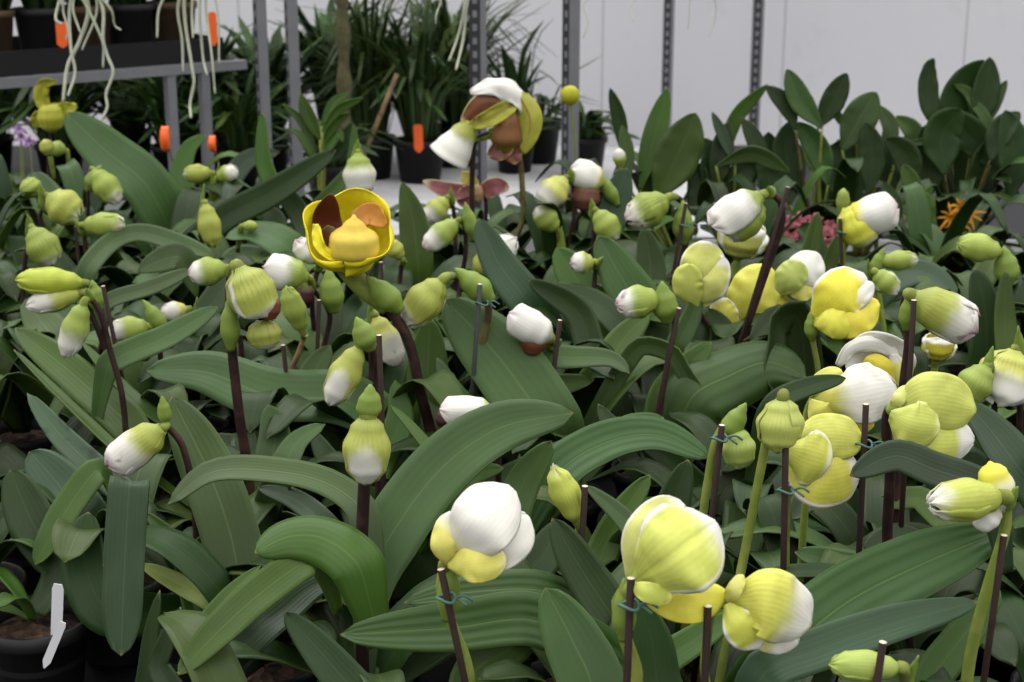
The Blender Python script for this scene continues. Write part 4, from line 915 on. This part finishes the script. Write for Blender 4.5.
shrub('leafy_orchid', 'plant with long arching narrow leaves, left of the two spread oval leaves', 'plant', 738, 2.75, [
 ([(722, 170), (735, 120), (768, 84)], 17, 'b'), ([(716, 190), (722, 150), (728, 122)], 26, 'd'), ([(752, 185), (757, 150), (742, 118)], 24, 'd'),
 ([(716, 166), (752, 154), (790, 172)], 20, 'g'), ([(730, 205), (745, 170), (765, 160)], 30, 'd'), ([(765, 205), (768, 170), (752, 145)], 28, 'd'), ([(735, 165), (722, 135), (712, 112)], 14, 'u'), ([(700, 210), (716, 185), (725, 170)], 24, 'd')], SG)
shrub('cane_orchid', 'bright green plant with narrow leaves along an upright cane, left of centre at the back', 'plant', 322, 2.82, [
 ([(318, 158), (302, 122), (283, 104)], 10, 'b'), ([(320, 140), (306, 110), (301, 94)], 16, 'b'), ([(322, 132), (338, 110), (363, 98)], 11, 'b'),
 ([(322, 145), (336, 122), (350, 113)], 12, 'b'), ([(321, 126), (334, 102), (350, 93)], 10, 'b'), ([(323, 158), (338, 134), (343, 142)], 13, 'b'), ([(318, 165), (300, 135), (288, 128)], 10, 'b'), ([(325, 165), (340, 150), (352, 122)], 15, 'd')], SG)
# leaf-only plants filling the rear of the bed
rb = random.Random(77)
for k in range(26):
    x = -1.12 + 2.5 * k / 25 + rb.uniform(-.03, .03); y = 2.40 + .21 * (k % 3) + rb.uniform(-.05, .05)
    s = Vector((x, y, SOILZ))
    r = thing('leafy_orchid', 'dark leafy orchid plant without flowers in the shaded rear of the bed', 'plant', (x, y, BZ + .004), 'flowerless plants at the rear of the bed')
    pot(r, s, .05); hi = .2 if x < -.4 else .14 if x < .05 else .22
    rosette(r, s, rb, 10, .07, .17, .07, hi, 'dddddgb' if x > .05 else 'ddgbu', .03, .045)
# small blooms at the back
def bloom_plant(name, label, cat, px, Y, stems, mat, petal, leaf='g', np_=5, group=None):
    c = atY(px, 200, Y); c = Vector((c.x, c.y, SOILZ))
    r = thing(name, label, cat, (c.x, c.y, BZ + .004), group); pot(r, c, .045)
    rng = random.Random(int(px)); rosette(r, c, rng, 5, .06, .12, .05, .11, 'dg', .018, .028)
    for (x, y) in stems:
        h = atY(x, y, Y + rng.uniform(-.03, .03))
        v, f, uv = tube([c, c.lerp(h, .5) + Vector((rng.uniform(-.01, .01), 0, .015)), h], .0013, 6, 14); st = link('flower_stalk', v, f, M_GSTEM, r)
        mb = MB(); t0 = rng.random() * 6
        for j in range(np_):
            a = t0 + 6.283 * j / np_; d = Vector((cos(a), -.35 + rng.uniform(-.3, .3), sin(a))); l = petal[0] * rng.uniform(.75, 1.15)
            P = [h, h + d * l * .5 + Vector((0, -.003, .002)), h + d * l + Vector((0, rng.uniform(-.004, .004), rng.uniform(-.006, .003)))]
            v, f, uv = blade(P, petal[1], Vector((0, -1, .2)), nu=8, nv=5, fold=.3, wprof=W_ROUND, ruffle=.1, seed=rng.random()); mb.add(v, f, uv)
        mb.build('blossom', mat, r, thick=.0008)
bloom_plant('pink_blossom_plant', 'plant with a low cluster of small dusty pink blossoms behind the crossing dark stakes', 'plant', 808, 2.5,
 [(782, 222), (790, 232), (797, 221), (806, 230), (813, 220), (822, 232), (830, 226), (838, 236), (800, 240), (786, 242), (826, 244)], M_PINK, (.016, .009))
bloom_plant('orange_spider_flower', 'plant with a spidery saffron orange flower in front of the dark shrubs at the right', 'plant', 962, 2.55,
 [(950, 218), (960, 208), (968, 214), (957, 222)], M_SAFFRON, (.026, .0045), np_=9)
bloom_plant('lilac_blossom_plant', 'plant with tiny lilac blossoms at the left edge under the shelf', 'plant', 24, 2.75, [(20, 130), (22, 138), (30, 142)], M_LILAC, (.012, .007))
# round yellow button flower
c = atY(573, 200, 2.85); c = Vector((c.x, c.y, SOILZ)); h = atY(570, 95, 2.85)
r = thing('yellow_button_flower', 'single round yellow button flower on a thin stem in front of a steel post', 'flower', (c.x, c.y, BZ + .004)); pot(r, c, .045)
v, f, uv = tube([c, c.lerp(h, .5) + Vector((.01, 0, 0)), h], .0018, 8, 12); link('flower_stalk', v, f, M_GSTEM, r)
v, f, uv = lathe([(.0005, -.019), (.009, -.017), (.016, -.009), (.0185, .0), (.016, .009), (.0085, .016), (.0005, .0175)], h, 20); link('flower_head', v, f, M_YBALL, r)
rosette(r, c, random.Random(3), 6, .06, .12, .06, .14, 'gbo', .015, .024)

# ------------------------------------------------------------------ the bench under the bed, the rear bench, the shelf
def leg(root, x, y, z1, w=.04, name='leg'):
    mb = MB(); mb.add(*box(x - w / 2, y - w / 2, 0, x + w / 2, y + w / 2, z1)); mb.add(*box(x - w * .8, y - w * .8, 0, x + w * .8, y + w * .8, .008)); return mb.build(name, M_STEEL, root, smooth=False)
bn = thing('growing_bench', 'long growing bench with a black top that carries the orchid bed', 'bench', (0, 1.9, 0))
mb = MB(); mb.add(*box(-1.75, .55, .745, 1.75, 2.93, .775)); mb.build('bench_top', M_TRAY, bn, smooth=False)
mb = MB()
for (x0, y0, x1, y1) in ((-1.78, .52, 1.78, .55), (-1.78, 2.93, 1.78, 2.96), (-1.78, .55, -1.75, 2.93), (1.75, .55, 1.78, 2.93)): mb.add(*box(x0, y0, .70, x1, y1, .795))
mb.build('bench_rim', M_BENCH, bn, smooth=False)
for x in (-1.6, 0, 1.6):
    for y in (.7, 2.8): leg(bn, x, y, .745)
def rear_bench(label, x0, x1, y0, y1, cover=M_FLEECE):
    rbn = thing('rear_bench', label, 'bench', ((x0 + x1) / 2, (y0 + y1) / 2, 0))
    mb = MB(); mb.add(*box(x0, y0, .74, x1, y1, .765)); mb.build('bench_top', M_BENCH, rbn, smooth=False)
    nx, ny = 50, 24; v = []
    for i in range(nx):
        for j in range(ny):
            x = x0 + .01 + (x1 - x0 - .02) * i / (nx - 1); y = y0 + .01 + (y1 - y0 - .02) * j / (ny - 1); v.append(Vector((x, y, .7695 + .004 * noise.noise(Vector((x * 6, y * 6, 0))))))
    link('fleece_cover', v, grid_faces(nx, ny), cover, rbn, [(0, 0)] * len(v), thick=.003)
    for x in (x0 + .12, x1 - .12):
        for y in (y0 + .1, y1 - .12): leg(rbn, x, y, .74)
rear_bench('pale fleece-covered bench in front of the white wall, carrying the orange-tagged pot', -.62, .62, 3.42, 4.78)
rear_bench('dark covered bench behind the shrubs at the right', .64, 2.4, 3.42, 4.78, M_TRAY)
rear_bench('dark covered bench behind the grey shelf at the left, carrying green plants', -2.4, -.64, 3.88, 4.78, M_TRAY)

def tuft(name, label, px, Y, n, h, spread, mats, w=.012, group=None, pr=.06, rr=None, zb=.77, px_is_x=False, potmat=None, lens=1.0):
    """a dense plant far behind: one pot, one foliage mesh of many blades"""
    x = px if px_is_x else atY(px, 150, Y).x; c = Vector((x, Y, zb)); rng = rr or random.Random(int(px * 13))
    r = thing(name, label, 'plant', c, group)
    v, f, uv = lathe([(.001, .002), (pr * .75, .002), (pr * .95, .10), (pr * 1.03, .10), (pr * 1.03, .115), (pr * .94, .115), (pr * .9, .09), (.001, .092)], c, 22); link('pot', v, f, potmat or M_POT, r)
    groups = {}
    for k in range(n):
        a = rng.random() * 6.283; d = Vector((cos(a), sin(a), 0)); R = spread * rng.uniform(.25, 1) * lens; hh = h * rng.uniform(.45, 1)
        b = c + Vector((0, 0, .09)) + d * rng.uniform(0, pr * .7)
        mid = rng.uniform(.5, .8)
        P = [b, b + d * R * .3 + Vector((0, 0, hh * mid)), b + d * R + Vector((0, 0, hh * rng.uniform(.8, 1.05) if rng.random() < .6 else hh * .5))]
        bl = blade(P, w * rng.uniform(.6, 1.3), (Vector((0, 0, 1)) - d * .5), nu=8, nv=4, fold=.25, seed=rng.random())
        groups.setdefault(rng.choice(mats), MB()).add(*bl)
    names = {'d': 'dark', 'g': 'grey', 'b': 'fresh', 'o': 'olive', 'u': 'blue', 'y': 'pale'}
    for mk, mb in groups.items(): mb.build('foliage', LEAF[mk], r, thick=.0008)
    return r, c
RG = 'potted plants on the rear bench'
tuft('grassy_plant', 'tall misty grassy plant in a grey pot, left of the orange-tagged pot', 372, 4.2, 200, .46, .26, 'ddog', .010, RG, .065)
r, c = tuft('grassy_plant', 'tall leafy plant in a wide black pot holding an orange tag', 420, 4.15, 110, .44, .24, 'ddgo', .016, RG, .072)
q = atY(419, 145, 4.07)
slab('orange_tag', (q.x, 4.07, .86), (q.x - .002, 4.065, .935), .024, .0015, M_ORANGE, 'orange tag standing in the wide black pot at the back', 'plant tag', 'orange plant tags')
tuft('grassy_plant', 'dense dark grassy plant right of the orange-tagged pot', 455, 4.4, 200, .48, .28, 'ddo', .013, RG, .07)
tuft('grassy_plant', 'dark leafy plant between the twin steel posts and the grassy plants', 335, 4.45, 110, .44, .26, 'ddg', .028, RG, .065)
tuft('grassy_plant', 'dark spreading plant just behind the twin steel posts', 268, 4.3, 110, .34, .26, 'ddg', .03, RG, .065)
tuft('strap_plant', 'plant with dark upright straps right of the slotted post, against the wall', 515, 4.3, 16, .36, .10, 'dd', .03, RG, .06)
tuft('strap_plant', 'low plant with thin arching blades between two slotted posts', 540, 4.45, 14, .22, .22, 'do', .014, RG, .06)
tuft('leafy_plant', 'low dark leafy plant at the foot of the slotted post', 585, 4.2, 40, .14, .18, 'ddo', .03, RG, .06)
tuft('leafy_plant', 'grey-green leafy plant under the left end of the shelf', 60, 4.1, 110, .30, .26, 'dgu', .03, RG, .065)
tuft('leafy_plant', 'mixed green plant under the middle of the shelf', 130, 4.3, 120, .34, .28, 'dgo', .028, RG, .065)
tuft('leafy_plant', 'fine green plant under the right end of the shelf', 205, 4.2, 140, .32, .26, 'ddgb', .02, RG, .065)
tuft('leafy_plant', 'dark leafy plant at the far left of the rear bench', -10, 4.2, 100, .34, .24, 'dg', .03, RG, .065)
tuft('leafy_plant', 'dark leafy plant behind the two orange tags', 175, 4.05, 90, .24, .22, 'ddb', .024, RG, .06)
tuft('leafy_plant', 'light green plant beside the steel post at left', 240, 4.0, 80, .24, .2, 'bdg', .02, RG, .06)
tuft('leafy_plant', 'dark leafy plant in front of the mossy pole', 330, 3.75, 60, .16, .18, 'dg', .024, RG, .06)
# beige stick and mossy pole
a, b = atY(375, 128, 3.95), atY(397, 74, 3.95)
d = (b - a); a = a - d * ((a.z - .775) / d.z)
tag(link('bamboo_stick', *tube([a, b], .006, 8, 3)[:2], M_BSTEM), 'pale tan stick leaning among the grassy plants at the back', 'stick')
a = atY(343, 90, 4.0)
tag(link('mossy_pole', *tube([Vector((a.x, 4.0, .772)), Vector((a.x + .004, 4.0, 1.2)), Vector((a.x - .003, 4.0, 1.55))], lambda t: .017 + .004 * sin(t * 40), 12, 40)[:2], M_MOSS), 'brown mossy pole standing among the plants right of the twin posts', 'pole')

# steel posts
def post(px, Y, w, label, dark=.4, side=-1):
    x = atY(px, 60, Y).x; wd = w * Y / FPX; z0, z1 = 0, 2.3
    r = thing('steel_post', label, 'post', (x, Y, 0), 'steel posts'); t = .004; xd = x + (wd / 2) * side
    mb = MB()
    x0, x1 = x - wd / 2, x + wd / 2
    cut = x0 + wd * dark if side < 0 else x1 - wd * dark
    if side < 0: mb.add(*box(cut, Y - t, z0, x1, Y, z1))
    else: mb.add(*box(x0, Y - t, z0, cut, Y, z1))
    mb.add(*box(x0 if side < 0 else x1 - t, Y, z0, (x0 + t) if side < 0 else x1, Y + wd, z1))
    mb.build('angle_bar', M_STEEL, r, smooth=False)
    if dark > 0:
        mb = MB(); a, b = (x0, cut) if side < 0 else (cut, x1)
        mb.add(*box(a, Y - t * 1.0, z0, b, Y - .0001, z1))
        n = 60
        ms = MB()
        for i in range(n):
            z = .3 + 1.7 * i / n; ms.add(*box(a + (b - a) * .3, Y - t * 1.4, z, a + (b - a) * .7, Y - t * .9, z + .014))
        o = mb.build('slotted_flange', M_STEELD, r, smooth=False); ms.build('slot_row', M_STEEL, o, smooth=False)
    mb = MB(); mb.add(*box(x - wd, Y - wd, 0, x + wd, Y + wd, .006)); mb.build('base_plate', M_STEEL, r, smooth=False)
post(262, 3.36, 13, 'steel post at the right end of the shelf', .25)
post(293, 3.36, 13, 'plain grey steel post just right of the shelf post', .2)
post(478, 3.36, 17, 'slotted dark steel post behind the tall drooping flower', .65)
post(571, 3.36, 17, 'slotted steel post behind the round yellow button flower', .38)
post(668, 4.9, 10, 'thin dark steel post against the white wall above the pointed leaf', .7)
post(757, 4.9, 10, 'thin slotted steel post against the white wall near the arching leaves', .75)

# shelf at the upper left: front rail recedes to the right
A = Vector((-1.17, 2.99, 0)); Bq = Vector((-.59, 3.49, 0)); SZ = 1.148
dv = (Bq - A).normalized(); nv_ = Vector((-dv.y, dv.x, 0))
def obox(mb, p, along, deep, z0, z1):
    q = [p, p + dv * along, p + dv * along + nv_ * deep, p + nv_ * deep]
    v = [Vector((a.x, a.y, z)) for z in (z0, z1) for a in q]
    mb.add(v, [(0, 3, 2, 1), (4, 5, 6, 7), (0, 1, 5, 4), (1, 2, 6, 5), (2, 3, 7, 6), (3, 0, 4, 7)])
Ls = (Bq - A).length
sh_ = thing('plant_shelf', 'grey steel shelf at the upper left, carrying a black tray of potted plants', 'shelf', (A.x, A.y, 0))
mb = MB(); obox(mb, A, Ls, .02, SZ - .008, SZ + .012); mb.build('front_rail', M_STEEL, sh_, smooth=False)
mb = MB(); obox(mb, A + nv_ * .40, Ls, .02, SZ - .01, SZ + .014); mb.build('back_rail', M_STEEL, sh_, smooth=False)
mb = MB()
for i in range(14): obox(mb, A + dv * (Ls * i / 13.5) + nv_ * .02, .012, .38, SZ - .004, SZ + .006)
mb.build('slat_deck', M_STEEL, sh_, smooth=False)
for s_, dpt in ((.742, .0), (.851, .0), (.03, .0), (.03, .36)):
    p = A + dv * (Ls * s_) + nv_ * dpt
    mb = MB(); obox(mb, p + nv_ * .003, .02, .02, 0, SZ - .008); mb.build('leg', M_STEEL, sh_, smooth=False)
tr = MB(); p0 = A + nv_ * .03 + dv * .02
obox(tr, p0, Ls - .06, .34, SZ + .013, SZ + .02)
for (p, al, de) in ((p0, Ls - .06, .008), (p0 + nv_ * .332, Ls - .06, .008), (p0, .008, .34), (p0 + dv * (Ls - .068), .008, .34)): obox(tr, p, al, de, SZ + .02, SZ + .062)
tag(tr.build('plant_tray', M_TRAY, None, smooth=False), 'long black tray on the grey shelf at the upper left', 'tray')
rs = random.Random(8); SHG = 'potted plants on the upper shelf'
for k, (s_, lab) in enumerate(((.38, 'dark leafy plant at the left end of the shelf tray'), (.53, 'leafy plant beside the hanging orange tag on the shelf tray'), (.67, 'leafy plant in the middle of the shelf tray'), (.80, 'leafy plant right of the middle of the shelf tray'), (.94, 'leafy plant at the right end of the shelf tray'))):
    p = A + dv * (Ls * s_ - .04) + nv_ * .17
    tuft('leafy_plant', lab, p.x, p.y, 46, .2, .16, 'ddg', .03, SHG, .055, zb=SZ + .021, px_is_x=True, potmat=M_STEELD if k % 2 else M_WOOD)
# overhead pipe and the hanging orchids whose roots trail into view
pipe = link('trim_pipe', *tube([Vector((-1.8, 2.78, 2.2)), Vector((1.8, 2.78, 2.2))], .02, 12, 3)[:2], M_STEEL); tag(pipe, kind='structure')
def hanging(label, px, Y, roots, group='hanging orchids with trailing roots'):
    x = atY(px, 5, Y).x; zt = 1.40; c = Vector((x, Y, zt))
    r = thing('hanging_orchid', label, 'orchid', c, group)
    mb = MB()
    for k in range(4):
        o = .018 * k
        for s in (-1, 1):
            mb.add(*box(c.x - .06, c.y + s * .05 - .006, zt + o, c.x + .06, c.y + s * .05 + .006, zt + o + .01)); mb.add(*box(c.x + s * .05 - .006, c.y - .06, zt + o + .009, c.x + s * .05 + .006, c.y + .06, zt + o + .018))
    for k in range(5): mb.add(*box(c.x - .055 + .025 * k, c.y - .05, zt - .004, c.x - .045 + .025 * k, c.y + .05, zt + .004))
    mb.build('basket', M_WOOD, r, smooth=False)
    mb = MB()
    for s in (-1, 1): mb.add(*tube([c + Vector((s * .05, 0, .07)), Vector((c.x, 2.78, 2.18))], .0012, 6, 2))
    mb.build('hanging_wire', M_STEELD, r)
    rg = random.Random(int(px))
    for k in range(7):
        a = k * .9; d = Vector((cos(a), sin(a) * .6, 0)); b = c + Vector((0, 0, .06))
        P = [b, b + d * .06 + Vector((0, 0, .10)), b + d * .14 + Vector((0, 0, .15))]; v, f, uv = blade(P, .03, Vector((0, 0, 1)), nu=14, nv=7, fold=.3, seed=k); link('leaf', v, f, LEAF['g'], r, uv, thick=.0015)
    for pts, w in roots:
        P = [c + Vector((rg.uniform(-.03, .03), rg.uniform(-.02, .02), .01))] + [atY(a, b, Y + rg.uniform(-.01, .01)) for a, b in pts]
        rw = w * Y / FPX / 2
        v, f, uv = tube(P, lambda t: rw * (1.0 - .35 * t), 7, 10 * len(P)); link('aerial_root', v, f, M_ROOT, r)
hanging('hanging orchid whose thick white roots trail down over the left of the shelf', 82, 2.78, [
 ([(88, 6), (80, 40), (68, 65), (63, 101)], 5), ([(70, 6), (71, 50), (75, 72), (68, 96)], 4), ([(102, 6), (103, 40), (107, 55), (113, 72), (106, 94), (107, 108), (98, 124)], 4),
 ([(102, 40), (103, 68)], 3.5), ([(97, 6), (82, 50)], 3), ([(73, 6), (80, 32)], 3), ([(58, 6), (56, 20), (62, 24)], 4), ([(110, 8), (115, 26), (121, 30)], 3), ([(63, 8), (68, 30), (66, 40)], 3)])
hanging('hanging orchid whose slender roots trail in front of the right part of the shelf', 195, 2.78, [
 ([(178, 6), (182, 40), (183, 72)], 3.6), ([(184, 6), (192, 68), (194, 82), (190, 104), (191, 118)], 4), ([(192, 6), (193, 38)], 3.5), ([(200, 6), (203, 58), (207, 75)], 3.6),
 ([(206, 6), (212, 58), (215, 94)], 3.2), ([(217, 6), (219, 64)], 3), ([(160, 6), (157, 38)], 3.5)])
hanging('hanging orchid whose two pale roots trail left of the slotted dark post', 470, 2.78, [([(464, 4), (458, 36), (449, 61)], 3.5), ([(467, 4), (463, 40), (456, 70)], 3.8), ([(440, 4), (436, 16), (436, 24)], 2)])
hanging('hanging orchid with short thin roots high in front of the white wall', 700, 2.78, [([(715, 2), (715, 20), (709, 36)], 1.6), ([(634, 2), (633, 22)], 1.4), ([(690, 2), (688, 30)], 1.2), ([(585, 2), (588, 24), (583, 38)], 1.6)])
def flag(label, px, y0, y1, Y, w):
    a = atY(px, y1, Y); b = atY(px - 2, y0, Y); return slab('orange_tag', a, b, w * Y / FPX, .0015, M_ORANGE, label, 'plant tag', 'orange plant tags')
flag('orange tag hanging at the left among the shelf plants', 63, 22, 48, 3.10, 11)
flag('orange tag hanging at the right among the shelf plants', 214, 12, 46, 3.30, 8)
def curl_tag(label, px, py, w, h, Y):
    c = atY(px, py, Y); s = Y / FPX; v = []
    for i in range(9):
        t = -1 + 2 * i / 8
        for j in range(5):
            q = -1 + 2 * j / 4; v.append(c + Vector((q * w * .5 * s * (1 - .25 * t * t), -.008 + .010 * t * t + .006 * q * q, t * h * .5 * s)))
    r = thing('orange_tag', label, 'plant tag', c, 'orange plant tags'); link('tag_plate', v, grid_faces(9, 5), M_ORANGE, r, thick=.0012)
    v, f, uv = tube([c + Vector((0, .004, 0)), Vector((c.x + .01, Y + .01, c.z - .05)), Vector((c.x + .012, Y + .012, .775))], .0018, 6, 14); link('tag_stalk', v, f, M_BSTEM, r)
curl_tag('bright orange-red curved tag in front of the left shelf leg', 165, 139, 10, 25, 2.85)
curl_tag('orange-red tag at the foot of the right shelf leg', 212, 144, 8, 16, 2.86)

# ------------------------------------------------------------------ setting
mb = MB(); mb.add(*box(-5, -1.5, -.1, 5, 5.3, 0)); tag(mb.build('floor', M_FLOOR, None, smooth=False), kind='structure')
mb = MB(); mb.add(*box(-5, 5.1, 0, 5, 5.2, 3.2)); tag(mb.build('wall_back', M_WALL, None, smooth=False), kind='structure')

# ------------------------------------------------------------------ light: overcast sky over the greenhouse
w = bpy.data.worlds.new('sky'); SC.world = w; w.use_nodes = True; nt = w.node_tree; nt.nodes.clear()
tc = nt.nodes.new('ShaderNodeTexCoord'); sp = nt.nodes.new('ShaderNodeSeparateXYZ'); nt.links.new(tc.outputs['Generated'], sp.inputs[0])
rp = nt.nodes.new('ShaderNodeValToRGB'); nt.links.new(sp.outputs['Z'], rp.inputs[0])
e = rp.color_ramp.elements; e[0].position = 0; e[0].color = (.06, .06, .06, 1); e[1].position = .8; e[1].color = (1.02, 1, .96, 1)
x = e.new(.12); x.color = (.27, .27, .265, 1)
bg = nt.nodes.new('ShaderNodeBackground'); bg.inputs['Strength'].default_value = 2.6; nt.links.new(rp.outputs[0], bg.inputs[0])
ow = nt.nodes.new('ShaderNodeOutputWorld'); nt.links.new(bg.outputs[0], ow.inputs[0])
sl = bpy.data.lights.new('sun', 'SUN'); sl.energy = 1.3; sl.angle = radians(50); so = bpy.data.objects.new('sun', sl); COL.objects.link(so); so.rotation_euler = (radians(-22), radians(-14), 0)
SC.view_settings.view_transform = 'Standard'; SC.view_settings.look = 'None'; SC.view_settings.gamma = 1; SC.view_settings.use_curve_mapping = False
SC.view_settings.exposure = 0.0
